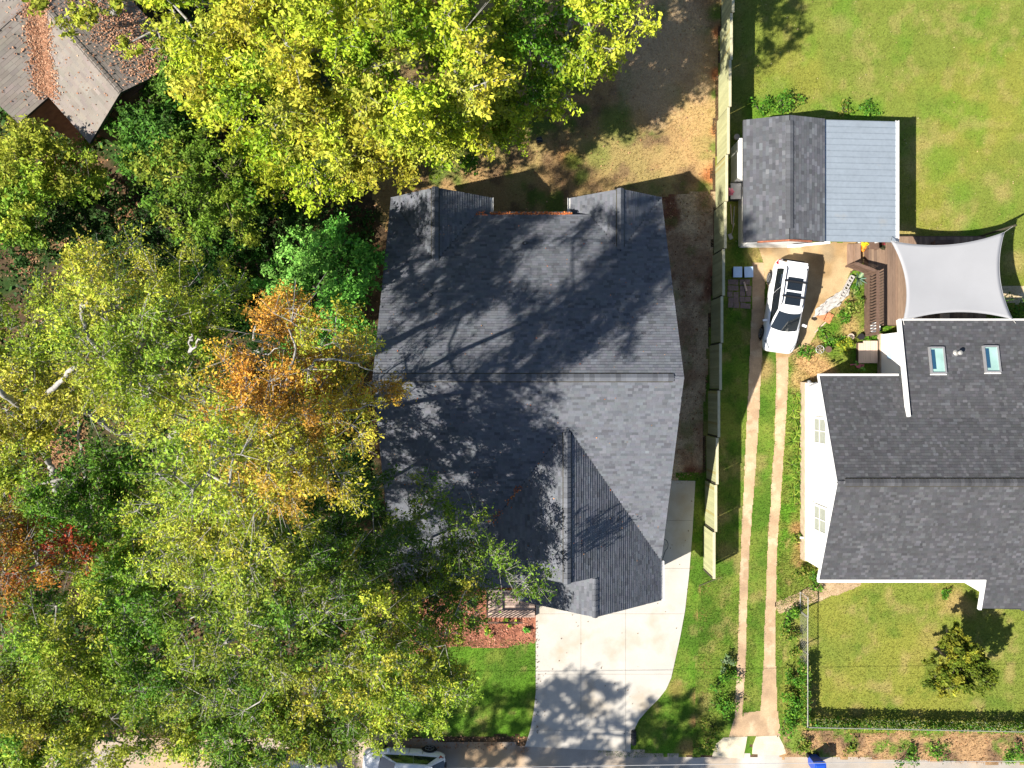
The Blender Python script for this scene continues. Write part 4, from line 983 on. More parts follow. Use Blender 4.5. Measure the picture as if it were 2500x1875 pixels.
# ------------------------------------------------------------------ cars
def car(label, L, Wd, Ht, loc, heading, group=None, xf=0.25, xr=-0.47, rf=0.06, rr=-0.42, hood=0.96, sunroof=2, rails=True, z0=0.04):
    t = thing('car', label, 'car', (0, 0, 0), group); w = Wd / 2
    xs = np.array([-.5, -.49, -.455, -.38, -.28, -.1, .08, .22, .32, .42, .47, .493, .5]) * L
    hw = np.array([.66, .78, .88, .95, .985, 1, 1, .99, .975, .92, .84, .72, .60]) * w
    zt = np.array([.78, .90, .98, 1.0, 1.0, 1.0, 1.0, 1.0, .97, .89, .82, .72, .62]) * hood
    zb = np.array([.42, .34, .30, .27, .25, .24, .24, .24, .25, .27, .27, .30, .38])
    V = []; rows = []
    for x, h, z1, zz in zip(xs, hw, zt, zb):
        half = [(0.0, z1 + .012), (0.55 * h, z1), (0.84 * h, z1 - .025), (0.955 * h, z1 - .10), (h, zz + (z1 - zz) * .58), (0.985 * h, zz + (z1 - zz) * .28), (0.93 * h, zz + .02), (0.7 * h, zz)]
        ring = [(x, -y, z) for y, z in half[::-1]] + [(x, y, z) for y, z in half[1:]]
        rows.append(len(V)); V += ring
    n = 15; F = []
    for i in range(len(xs) - 1):
        for j in range(n - 1): F.append([i * n + j, (i + 1) * n + j, (i + 1) * n + j + 1, i * n + j + 1])
        F.append([i * n + n - 1, (i + 1) * n + n - 1, (i + 1) * n, i * n])
    F.append(list(range(n))); F.append([(len(xs) - 1) * n + j for j in range(n)][::-1])
    o = npmesh('body', np.array(V), [f[::-1] for f in F], M['carwhite'], t, smooth=True); m_ = o.modifiers.new('s', 'SUBSURF'); m_.levels = 1; m_.render_levels = 2
    # greenhouse
    def ring(xa, xb, wa, wb, z, bf, br):  # front edge 7 pts, side 9, rear 7, side 9
        P = []
        for s in np.linspace(-1, 1, 7): P.append((xb + bf * (1 - s * s) - 0.0, s * wb, z))
        for s in np.linspace(0, 1, 11)[1:-1]:
            P.append((xb + (xa - xb) * s, wb + (max(wa, wb) * 1.04 - wb) * math.sin(math.pi * s) * 1.0 + (wa - wb) * s, z))
        for s in np.linspace(1, -1, 7): P.append((xa - br * (1 - s * s), s * wa, z))
        for s in np.linspace(1, 0, 11)[1:-1]:
            P.append((xb + (xa - xb) * s, -(wb + (max(wa, wb) * 1.04 - wb) * math.sin(math.pi * s) + (wa - wb) * s), z))
        return np.array(P)
    zb_ = hood - 0.03
    base = ring(xr * L, xf * L, 0.80 * w, 0.80 * w, zb_, 0.16, 0.06); top = ring(rr * L, rf * L, 0.62 * w, 0.64 * w, Ht - 0.05, 0.10, 0.05)
    top[:, 2] -= 0.03 * (np.abs(top[:, 0] - (rf + rr) / 2 * L) / ((rf - rr) / 2 * L)) ** 2
    mid = (base + top) / 2; mid[:, :2] += (mid[:, :2] - np.array([(xr + xf) / 2 * L, 0])) * 0.012
    K = len(base); V = np.concatenate([base, mid, top]); F = []
    for r_ in range(2):
        for j in range(K): F.append([r_ * K + j, r_ * K + (j + 1) % K, (r_ + 1) * K + (j + 1) % K, (r_ + 1) * K + j])
    npmesh('pillars', V, F, M['carwhite'], t, smooth=True)
    cz = np.array([(rr + rf) / 2 * L, 0, 0]); V = [top]; F = []
    for sc, dz in ((0.9, .028), (0.6, .05), (0.25, .06)):
        q = cz + (top - cz) * sc; q[:, 2] = top[:, 2] + dz; V.append(q)
    V = np.concatenate(V)
    for r_ in range(3):
        for j in range(K): F.append([r_ * K + j, r_ * K + (j + 1) % K, (r_ + 1) * K + (j + 1) % K, (r_ + 1) * K + j])
    F.append([3 * K + j for j in range(K)])
    npmesh('roof', V, F, M['carwhite'], t, smooth=True)
    def glass(name, idx, v0, v1, inset0=0.0, inset1=0.0, m='glass'):
        A = []; 
        for v in (v0, 0.5, v1):
            row = []
            for j in idx:
                p = (base[j] * (1 - v * 2) + mid[j] * v * 2) if v < .5 else (mid[j] * (2 - v * 2) + top[j] * (v * 2 - 1))
                row.append(p)
            row = np.array(row)
            row[0] += (row[1] - row[0]) * inset0; row[-1] += (row[-2] - row[-1]) * inset1
            A.append(row)
        A = np.array(A); c0 = np.array([(xr + xf) / 2 * L, 0, (Ht + hood) / 2 - .25]); nr = A - c0; nr /= np.linalg.norm(nr, axis=2)[..., None]
        A = A + nr * 0.012; nn = len(idx)
        npmesh(name, A.reshape(-1, 3), [[r_ * nn + j, r_ * nn + j + 1, (r_ + 1) * nn + j + 1, (r_ + 1) * nn + j] for r_ in range(2) for j in range(nn - 1)], M[m], t, smooth=True)
    glass('windshield', list(range(0, 7)), 0.05, 0.93, 0.25, 0.25)
    glass('rear_window', list(range(16, 23)), 0.10, 0.90, 0.3, 0.3)
    glass('side_window', list(range(6, 12)), 0.0, 0.90, 0.35, 0.03); glass('side_window', list(range(11, 16)), 0.0, 0.88, 0.03, 0.3)
    glass('side_window', list(range(23, 28)), 0.0, 0.88, 0.3, 0.03); glass('side_window', list(range(27, 32)) + [0], 0.0, 0.90, 0.03, 0.35)
    # dash and seat seen through the windscreen are left to the tinted glass; sunroof panes
    if sunroof:
        for i in range(sunroof):
            xa = (rf - 0.05) * L - i * 0.155 * L; b = MB()
            b.add([(xa, -0.42 * w, Ht + .013), (xa, 0.42 * w, Ht + .013), (xa - .135 * L, .42 * w, Ht + .017), (xa - .135 * L, -.42 * w, Ht + .017),
                   (xa, -0.42 * w, Ht - .05), (xa, 0.42 * w, Ht - .05), (xa - .135 * L, .42 * w, Ht - .05), (xa - .135 * L, -.42 * w, Ht - .05)], [[0, 1, 2, 3], [0, 4, 5, 1], [1, 5, 6, 2], [2, 6, 7, 3], [3, 7, 4, 0]])
            b.build('sunroof', M['glass'], t, bevel=0.02)
    if rails:
        for s in (-1, 1):
            b = MB(); b.tube([((rr + .03) * L, s * .55 * w, Ht - .05), ((rr + .06) * L, s * .56 * w, Ht + .05), ((rf - .08) * L, s * .57 * w, Ht + .05), ((rf - .04) * L, s * .57 * w, Ht - .05)], 0.02, 8); b.build('roof_rail', M['blackplastic'], t, smooth=True)
        for xx in (-.075, -.235):
            b = MB(); b.box((xx * L, 0, Ht + .085), (0.09, 1.28 * w, 0.035)); b.build('cross_bar', M['blackplastic'], t, bevel=0.01)
    # wheels
    for sx in (-.295, .31):
        for s in (-1, 1):
            c = (sx * L, s * (w - 0.10), 0.335)
            b = MB(); q = []
            for yy, r in ((-.11, .24), (-.115, .31), (-.09, .335), (.09, .335), (.115, .31), (.11, .24)): q.append((r, yy))
            V = []; n_ = 24
            for r, yy in q:
                for j in range(n_): a = 2 * math.pi * j / n_; V.append((c[0] + r * math.cos(a), c[1] + s * yy, c[2] + r * math.sin(a)))
            Fw = [[i * n_ + j, i * n_ + (j + 1) % n_, (i + 1) * n_ + (j + 1) % n_, (i + 1) * n_ + j] for i in range(5) for j in range(n_)] + [list(range(n_)), [5 * n_ + j for j in range(n_)]]
            wh = npmesh('wheel', np.array(V), Fw, M['tyre'], t, smooth=False)
            b = MB()
            for k in range(5):
                a = 2 * math.pi * k / 5; b.bar((c[0], c[1] + s * .118, c[2]), (c[0] + .23 * math.cos(a), c[1] + s * .112, c[2] + .23 * math.sin(a)), 0.07, 0.02)
            b.tube([(c[0] + .235 * math.cos(a), c[1] + s * .113, c[2] + .235 * math.sin(a)) for a in np.linspace(0, 2 * math.pi, 21)], 0.018, 6)
            b.build('rim', M['rim'], wh)
            # dark arch lip
            b = MB(); b.tube([(c[0] + .385 * math.cos(a), s * (w * .995), c[2] + .375 * math.sin(a)) for a in np.linspace(0.0, math.pi, 13)], 0.035, 6); b.build('wheel_arch', M['blackplastic'], t, smooth=True)
    for s in (-1, 1):
        b = MB(); b.box((0.185 * L, s * (w + .10), hood + .03), (0.13, 0.24, 0.13), rz=-s * 0.25); b.build('mirror', M['carwhite'], t, bevel=0.03)
        b = MB(); b.add([(0.40 * L, s * .90 * w, .76 * hood), (0.485 * L, s * .64 * w, .745 * hood), (0.475 * L, s * .60 * w, .835 * hood), (0.395 * L, s * .845 * w, .905 * hood),
                         (0.37 * L, s * .8 * w, .70 * hood), (0.45 * L, s * .55 * w, .70 * hood), (0.44 * L, s * .5 * w, .80 * hood), (0.37 * L, s * .75 * w, .86 * hood)],
                        [[0, 1, 2, 3], [0, 4, 5, 1], [1, 5, 6, 2], [2, 6, 7, 3], [3, 7, 4, 0]]); b.build('headlight', M['headlamp'], t, bevel=0.01)
        b = MB(); b.add([(-.445 * L, s * .905 * w, .86 * hood), (-.488 * L, s * .74 * w, .86 * hood), (-.478 * L, s * .68 * w, 1.0 * hood), (-.43 * L, s * .80 * w, 1.03 * hood),
                         (-.42 * L, s * .8 * w, .82 * hood), (-.46 * L, s * .6 * w, .82 * hood), (-.45 * L, s * .55 * w, .96 * hood), (-.41 * L, s * .7 * w, .98 * hood)],
                        [[0, 1, 2, 3], [0, 4, 5, 1], [1, 5, 6, 2], [2, 6, 7, 3], [3, 7, 4, 0]]); b.build('tail_light', M['redlamp'], t, bevel=0.01)
        b = MB(); b.box((-.02 * L, s * (w * .99 + .01), hood - .19), (0.2, 0.03, 0.03)); b.build('door_handle', M['carwhite'], t, bevel=0.008)
        b = MB(); b.box((-.19 * L, s * (w * .985 + .01), hood - .19), (0.2, 0.03, 0.03)); b.build('door_handle', M['carwhite'], t, bevel=0.008)
        for xx in (.165, -.06, -.225):
            b = MB(); b.box((xx * L, s * w * .985, .62), (0.012, 0.03, 0.62)); b.build('door_seam', M['blackplastic'], t)
    b = MB(); b.box((xr * L - .05, 0, hood + .02), (0.10, 1.2 * w, 0.05)); b.build('rear_trim', M['blackplastic'], t, bevel=0.01)
    b = MB(); b.box((rr * L - .06, 0, Ht - .09), (0.16, 1.15 * w, 0.035)); b.build('spoiler', M['carwhite'], t, bevel=0.01)
    b = MB(); b.box((-.497 * L, 0, .45), (0.04, 1.3 * w, 0.16)); b.build('rear_bumper', M['blackplastic'], t, bevel=0.02)
    b = MB(); b.box((.492 * L, 0, .48), (0.05, 1.0 * w, 0.18)); b.build('grille', M['blackplastic'], t, bevel=0.02)
    b = MB(); b.box((xf * L + .02, 0, hood + .012), (0.05, 1.3 * w, 0.02)); b.build('wiper_cowl', M['blackplastic'], t, bevel=0.008)
    t.location = loc; t.rotation_euler = (0, 0, heading)
    return t
cx_, cy_, _ = W(1916, 748, 0.7)
car('white estate car with roof bars and twin sunroof on the parking pad', 4.86, 1.86, 1.64, (cx_, cy_, 0.038), math.atan2(-0.99, -0.145))
cx_, cy_, _ = W(985, 1873, 0.7)
car('white hatchback parked on the road beside the front lawn', 4.30, 1.78, 1.50, (cx_, cy_, 0.02), math.radians(176.5), xf=0.27, xr=-0.50, rf=0.06, rr=-0.33, hood=0.93, sunroof=1, rails=False)
cx_, cy_, _ = W(715, 1905, 0.7)
car('white car almost hidden beneath the roadside tree branches', 4.5, 1.8, 1.48, (cx_, cy_, 0.02), math.radians(-2), xf=0.27, xr=-0.48, rf=0.05, rr=-0.34, hood=0.93, sunroof=0, rails=False)

# ------------------------------------------------------------------ small things
def bin_(px, py, label, m, rz, h=1.05, w=0.58, d=0.62, name='wheelie_bin'):
    x, y, _ = W(px, py, h); t = thing(name, label, 'bin', (0, 0, 0))
    b = MB(); V = []
    for z, s in ((0.0, 0.80), (h - .08, 1.0)):
        V += [(-w / 2 * s, -d / 2 * s, z), (w / 2 * s, -d / 2 * s, z), (w / 2 * s, d / 2 * s, z), (-w / 2 * s, d / 2 * s, z)]
    b.add(V, [[3, 2, 1, 0], [4, 5, 6, 7], [0, 1, 5, 4], [1, 2, 6, 5], [2, 3, 7, 6], [3, 0, 4, 7]]); b.build('body', M[m], t, bevel=0.02)
    b = MB(); b.box((0, 0.0, h - .03), (w * 1.06, d * 1.08, 0.07)); b.box((0, 0, h + .015), (w * .8, d * .8, 0.03)); b.build('lid', M[m], t, bevel=0.02)
    b = MB(); b.tube([(-w * .45, d * .60, h - .06), (w * .45, d * .60, h - .06)], 0.018, 8); b.build('handle', M[m], t)
    for s in (-1, 1):
        b = MB(); b.tube([(s * w * .42, d * .42, .12), (s * w * .52, d * .42, .12)], 0.12, 14); b.build('wheel', M['tyre'], t)
    t.location = (x, y, 0.025); t.rotation_euler = (0, 0, rz); return t
bin_(2003, 1878, 'bright blue wheeled bin standing in the road by the verge', 'blue', 0.05)
bl = thing('storage_box', 'small black box standing alone on the back yard grass', 'box', (1.4, 12.9, 0))
x, y, _ = W(1316, 344, 0.3)
b = MB(); b.box((x, y, .22), (0.26, 0.26, 0.44), rz=.3); b.build('body', M['blackplastic'], bl, bevel=0.02); b = MB(); b.box((x + .02, y, .46), (0.30, 0.30, 0.05), rz=.3); b.build('lid', M['darktrim'], bl, bevel=0.01)
b = MB(); b.tube([(x - .1, y, .48), (x - .05, y, .56), (x + .07, y, .56), (x + .12, y, .48)], .012, 6); b.build('handle', M['gutter'], bl)
# pale blue lids
for px, rz, lb in ((1801, 0.0, 'pale blue plastic tub lid on pavers, the one nearer the fence'), (1828, 0.03, 'pale blue plastic tub lid on pavers, the one nearer the wheel track')):
    x, y, _ = W(px, 664, 0.4); t = thing('tub', lb, 'tub', (x, y, 0.03))
    b = MB(); b.box((x, y, .2), (0.40, 0.48, 0.36), rz=rz); b.build('body', M['darktrim'], t, bevel=0.03); b = MB(); b.box((x, y, .40), (0.47, 0.56, 0.04), rz=rz); b.build('lid', M['paleblue'], t, bevel=0.03)
pv = thing('paver_patch', 'patch of brown paving stones between fence and wheel track', 'paving', (11.9, 4.9, 0))
for i in range(4):
    for j in range(5):
        x, y, _ = W(1782 + i * 14.5 + rng.uniform(-2, 2), 690 + j * 14 + rng.uniform(-2, 2)); b = MB(); b.box((x, y, 0.035), (0.29 * rng.uniform(.9, 1.02), 0.28 * rng.uniform(.9, 1.02), 0.05 + rng.uniform(0, .012)), rz=rng.uniform(-.06, .06)); b.build('paver', M['paver'], pv)
x, y, _ = W(1820, 700, .12); b = MB(); b.tube([(x - .08, y + .25, .12), (x + .05, y - .22, .12)], 0.05, 8); tag(b.build('log', M['palewood']), 'short tan wooden log lying on the brown pavers', 'log')
# white cabinet, dark box and pink flower beside the shed
cb = thing('cabinet', 'tall white cabinet against the shed wall by the fence', 'cabinet', (11.7, 11.4, 0))
xa, ya, _ = W(1784, 362); xb, yb, _ = W(1812, 450)
b = MB(); b.b2(xa, 12.05, yb, ya, 0.0, 1.45); b.build('body', M['white'], cb, bevel=0.015)
b = MB(); b.b2(xa - .02, 12.02, yb - .02, ya + .02, 1.45, 1.5); b.build('lid', M['whitetrim'], cb)
b = MB(); b.b2(xa - .012, xa, yb + .03, (ya + yb) / 2 - .01, .08, 1.4); b.build('door', M['white'], cb); b = MB(); b.b2(xa - .012, xa, (ya + yb) / 2 + .01, ya - .03, .08, 1.4); b.build('door', M['white'], cb)
db_ = thing('deck_box', 'dark grey storage box between fence and shed', 'box', (11.7, 10.2, 0))
xa, ya, _ = W(1776, 456); xb, yb, _ = W(1800, 492)
b = MB(); b.b2(xa, xb, yb, ya, 0, .55); b.build('body', M['darktrim'], db_, bevel=.01); b = MB(); b.b2(xa - .02, xb + .02, yb - .02, ya + .02, .55, .60); b.build('lid', M['gutter'], db_, bevel=.01)
x, y, _ = W(1783, 468, .95); fl = thing('pinwheel', 'pink pinwheel flower on a stick above the dark storage box', 'garden ornament', (x, y, 0))
b = MB()
for k in range(7):
    a = k * 2 * math.pi / 7; c_, s_ = math.cos(a), math.sin(a); b.add([(x, y, .95), (x + .16 * c_ - .07 * s_, y + .16 * s_ + .07 * c_, .98), (x + .23 * c_, y + .23 * s_, .93), (x + .16 * c_ + .07 * s_, y + .16 * s_ - .07 * c_, .90)], [[0, 1, 2, 3]])
b.build('petals', M['pink'], fl); b = MB(); b.tube([(x + .35, y + .3, .1), (x, y, .95)], 0.014, 6); b.build('stick', M['whitetrim'], fl)
for k, (p0, p1, lb, m) in enumerate((((1792, 505), (1789, 555), 'pale metal pole lying in the gap beside the shed', 'galv'), ((1783, 500), (1786, 548), 'brown wooden pole lying in the gap beside the shed', 'palewood'))):
    b = MB(); a = W(*p0); c = W(*p1); b.tube([(a[0], a[1], .06), (c[0], c[1], .06)], .025, 8); tag(b.build('pole', M[m]), lb, 'pole')
x, y, _ = W(1784, 577, .1); t = thing('spade', 'spade with grey blade lying beside the shed corner', 'spade', (x, y, .05)); b = MB(); b.box((x, y, .06), (.2, .3, .02), rz=.4); b.build('blade', M['gutter'], t, bevel=.008); b = MB(); b.tube([(x + .06, y + .14, .06), (x + .2, y + .7, .07)], .018, 6); b.build('shaft', M['palewood'], t)
x, y, _ = W(1799, 334, .3); t = thing('planter', 'small tan planter behind the white cabinet', 'planter', (x, y, 0)); b = MB(); b.lathe((x, y, 0), [(.09, 0), (.13, .28), (.15, .29), (.15, .33), (.11, .32)], 14); b.build('pot', M['palewood'], t); b = MB(); b.lathe((x, y, .27), [(.11, 0), (.02, .03)], 12); b.build('soil', M['railwood'], t)
# garden bits by the parking pad
for k in range(3):
    x, y, _ = W(2077 - k * 9.5, 682 + k * 17.5, .15); rz = math.radians(61)
    t = thing('concrete_block', 'white hollow concrete block in a row edging the agave', 'block', (0, 0, 0), 'hollow blocks beside the agave')
    b = MB()
    for yy in (-.095, .095): b.box((0, yy, .1), (.40, .035, .2))
    for xx in (-.18, 0, .18): b.box((xx, 0, .1), (.04, .155, .2))
    b.build('shell', M['rubble'], t); b = MB(); b.box((0, 0, .01), (.39, .15, .01)); b.build('base_slab', M['joint'], t); t.location = (x, y, .03); t.rotation_euler = (0, 0, rz)
rb = thing('rubble_sheet', 'crumpled pale plastic sheet lying at the edge of the parking pad', 'sheet', (16.8, 4.2, 0))
gx, gy = np.meshgrid(np.linspace(0, 1, 18), np.linspace(0, 1, 18), indexing='ij'); 
a0 = np.array(W(1984, 765)[:2]); a1 = np.array(W(2058, 732)[:2]); a2 = np.array(W(2020, 715)[:2]) - a0
P2 = a0 + gx[..., None] * (a1 - a0) + (gy - .35)[..., None] * a2 * (0.55 + .5 * np.sin(gx * 2.6))[..., None] + (np.stack([fbm(gx * 3, gy * 3, .8, 5), fbm(gx * 3, gy * 3, .8, 9)], -1) - .5) * .5
V = np.concatenate([P2, (0.05 + .16 * fbm(gx * 4, gy * 4, .7, 3) )[..., None]], -1).reshape(-1, 3)
npmesh('plastic_sheet', V, [[i * 18 + j, (i + 1) * 18 + j, (i + 1) * 18 + j + 1, i * 18 + j + 1] for i in range(17) for j in range(17)], M['rubble'], rb, smooth=True)
for k, (px, py, lb) in enumerate(((2008, 768, 'orange terracotta slab nearer the white car'), (2021, 776, 'orange terracotta slab nearer the weeds'))):
    x, y, _ = W(px, py); b = MB(); b.box((x, y, .06), (.40, .52, .06), rz=-.45); b.box((x, y, .095), (.30, .40, .012), rz=-.45); tag(b.build('terracotta_slab', M['terracotta'], bevel=.01), lb, 'slab')
a = W(1988, 812); c = W(2016, 785); b = MB(); b.bar((a[0], a[1], .06), (c[0], c[1], .06), .07, .05); tag(b.build('timber_edging', M['palewood'], bevel=.01), 'pale timber edging strip between pad and weeds', 'edging')
x, y, _ = W(2002, 853, .3); wl_ = thing('garden_wheel', 'round spoked metal wheel standing among the weeds', 'wheel', (x, y, 0))
b = MB(); b.tube([(x + .21 * math.cos(a), y + .21 * math.sin(a), .3) for a in np.linspace(0, 2 * math.pi, 25)], .02, 6); b.build('rim', M['galv'], wl_)
for k in range(6):
    a = k * math.pi / 3; b = MB(); b.tube([(x, y, .3), (x + .2 * math.cos(a), y + .2 * math.sin(a), .3)], .013, 5); b.build('spoke', M['galv'], wl_)
b = MB(); b.tube([(x, y, 0), (x, y, .32)], .03, 8); b.build('stand', M['railwood'], wl_)
for (px, py, lb, m) in ((2022, 853, 'brown clay pot beside the spoked wheel', 'railwood'), (2077, 822, 'tan round pot near the deck railing end', 'palewood'), (2102, 822, 'black round pot at the foot of the deck railing', 'blackplastic')):
    x, y, _ = W(px, py, .25); t = thing('flower_pot', lb, 'pot', (x, y, 0)); b = MB(); b.lathe((x, y, .02), [(.10, 0), (.15, .24), (.17, .25), (.17, .29), (.14, .29)], 16); b.build('pot', M[m], t); b = MB(); b.lathe((x, y, .25), [(.14, 0), (.02, .02)], 14); b.build('soil', M['railwood'], t)
ld = thing('landing', 'pale timber landing of boards against the white side wall', 'landing', (18.9, 1.2, 0))
xa, ya, _ = W(2096, 832, .3); xb, yb, _ = W(2143, 884, .3)
for i in range(8):
    b = MB(); b.b2(xa + (xb - xa) * i / 8 + .006, xa + (xb - xa) * (i + 1) / 8 - .006, yb - .05, ya - .12 * (i < 2), .26, .30); b.build('board', M['palewood'], ld)
b = MB(); b.b2(xa, xb, yb, ya - .1, 0.02, .25); b.build('frame', M['railwood'], ld)
x, y, _ = W(2102, 889, .2); b = MB(); b.lathe((x, y, .02), [(.20, 0), (.24, .05), (.22, .09), (.05, .1)], 18); b.tube([(x - .2, y, .09), (x - .5, y - .03, .08)], .035, 8); tag(b.build('pink_pan', M['pink']), 'pinkish round pan with handle lying in the shade by the landing', 'pan')
wb = thing('tub_planter', 'white round tub standing at the end of the deck', 'tub', (19, 2.7, 0)); x, y, _ = W(2136, 800, .5)
b = MB(); b.lathe((x, y, 0.02), [(.2, 0), (.27, .45), (.29, .46), (.29, .5), (.24, .49)], 20); b.build('body', M['white'], wb); b = MB(); b.lathe((x, y, .42), [(.245, 0), (.02, .03)], 18); b.build('soil', M['blackplastic'], wb)

# ------------------------------------------------------------------ chain link fence, gate, overhead cable
fx = W(1952, 0)[0]
cl = thing('chain_link_fence', 'low galvanised chain link fence overgrown with weeds around the front lawn', 'fence', (fx, -14, 0))
yg0, yg1 = -11.0, -12.0; ys_ = W(0, 1775, 1.0)[1]; xe_ = 30.0; ye_ = ys_ - 0.30
def cl_run(a, c, n):
    a = Vector(a); c = Vector(c)
    b = MB(); b.tube([a + Vector((0, 0, 1.05)), c + Vector((0, 0, 1.05))], 0.022, 8); b.build('top_rail', M['galv'], cl)
    for i in range(n + 1):
        q = a.lerp(c, i / n); b = MB(); b.tube([q, q + Vector((0, 0, 1.1))], 0.028, 8); b.build('post', M['galv'], cl)
    L_ = (c - a).length; d = (c - a) / L_; b = MB(); k = int(L_ / 0.16)
    for i in range(-6, k):
        for sg in (1, -1):
            s0 = i * .16; pts = []
            u0, u1 = (s0, s0 + 1.0); z0, z1 = (0.03, 1.03) if sg > 0 else (1.03, 0.03)
            if u0 < 0: z0 += (z1 - z0) * (-u0); u0 = 0
            if u1 > L_: z1 -= (z1 - z0) * (u1 - L_) / (u1 - u0); u1 = L_
            if u1 <= u0: continue
            p0 = a + d * u0; p1 = a + d * u1; b.bar((p0.x, p0.y, z0), (p1.x, p1.y, z1), 0.006, 0.006)
    o = b.build('wire_mesh', M['galv'], cl); o['kind'] = 'stuff'
cl_run((fx, yg1 - .05, 0), (fx, ys_, 0), 3)
cl_run((fx, ys_, 0), (xe_, ye_, 0), 6)
gt = thing('gate', 'pale metal gate frame standing across the garden footpath', 'gate', (fx, -11.5, 0))
for p0, p1 in (((fx, yg0, .08), (fx, yg0, 1.08)), ((fx, yg1, .08), (fx, yg1, 1.08)), ((fx, yg0, 1.08), (fx, yg1, 1.08)), ((fx, yg0, .1), (fx, yg1, .1))):
    b = MB(); b.tube([p0, p1], .026, 8); b.build('frame_pipe', M['galv'], gt)
b = MB()
for i in range(7): b.bar((fx, yg0 - .07 - i * .14, .1), (fx, yg0 - .07 - i * .14, 1.06), .006, .006)
b.build('wire_mesh', M['galv'], gt)['kind'] = 'stuff'
hc = 5.1; a = W(1000, 1876, hc); c = W(2300, 1858, hc)
dv = np.array(c) - np.array(a); b = MB(); b.tube([tuple(np.array(a) + dv * t + np.array((0, 0, .25 * (t - .5) ** 2))) for t in np.linspace(-1.5, 2.5, 30)], 0.012, 6)
tag(b.build('utility_cable', M['cable']), 'thin overhead cable strung along the road', 'cable')
# stray stick by the fence end
a = W(1706, 1430); c = W(1760, 1405); b = MB(); b.tube([(a[0], a[1], .05), ((a[0] + c[0]) / 2, (a[1] + c[1]) / 2, .12), (c[0], c[1], .3)], [.02, .015, .008], 6); tag(b.build('stick', M['barkdark']), 'thin dark stick lying past the end of the wooden fence', 'stick')
# culvert pipe by driveway
x, y, _ = W(1547, 1800, .1); t = thing('drain_pipe', 'black corrugated drain pipe end beside the driveway mouth', 'pipe', (x, y, 0)); b = MB()
b.tube([(x, y + .35 - .07 * k, .12) for k in range(11)], [.13 + .015 * (k % 2) for k in range(11)], 14); b.build('pipe', M['blackplastic'], t)
b = MB(); b.tube([(x, y - .35, .12), (x, y - .38, .12)], .1, 14); b.build('opening', M['darktrim'], t)
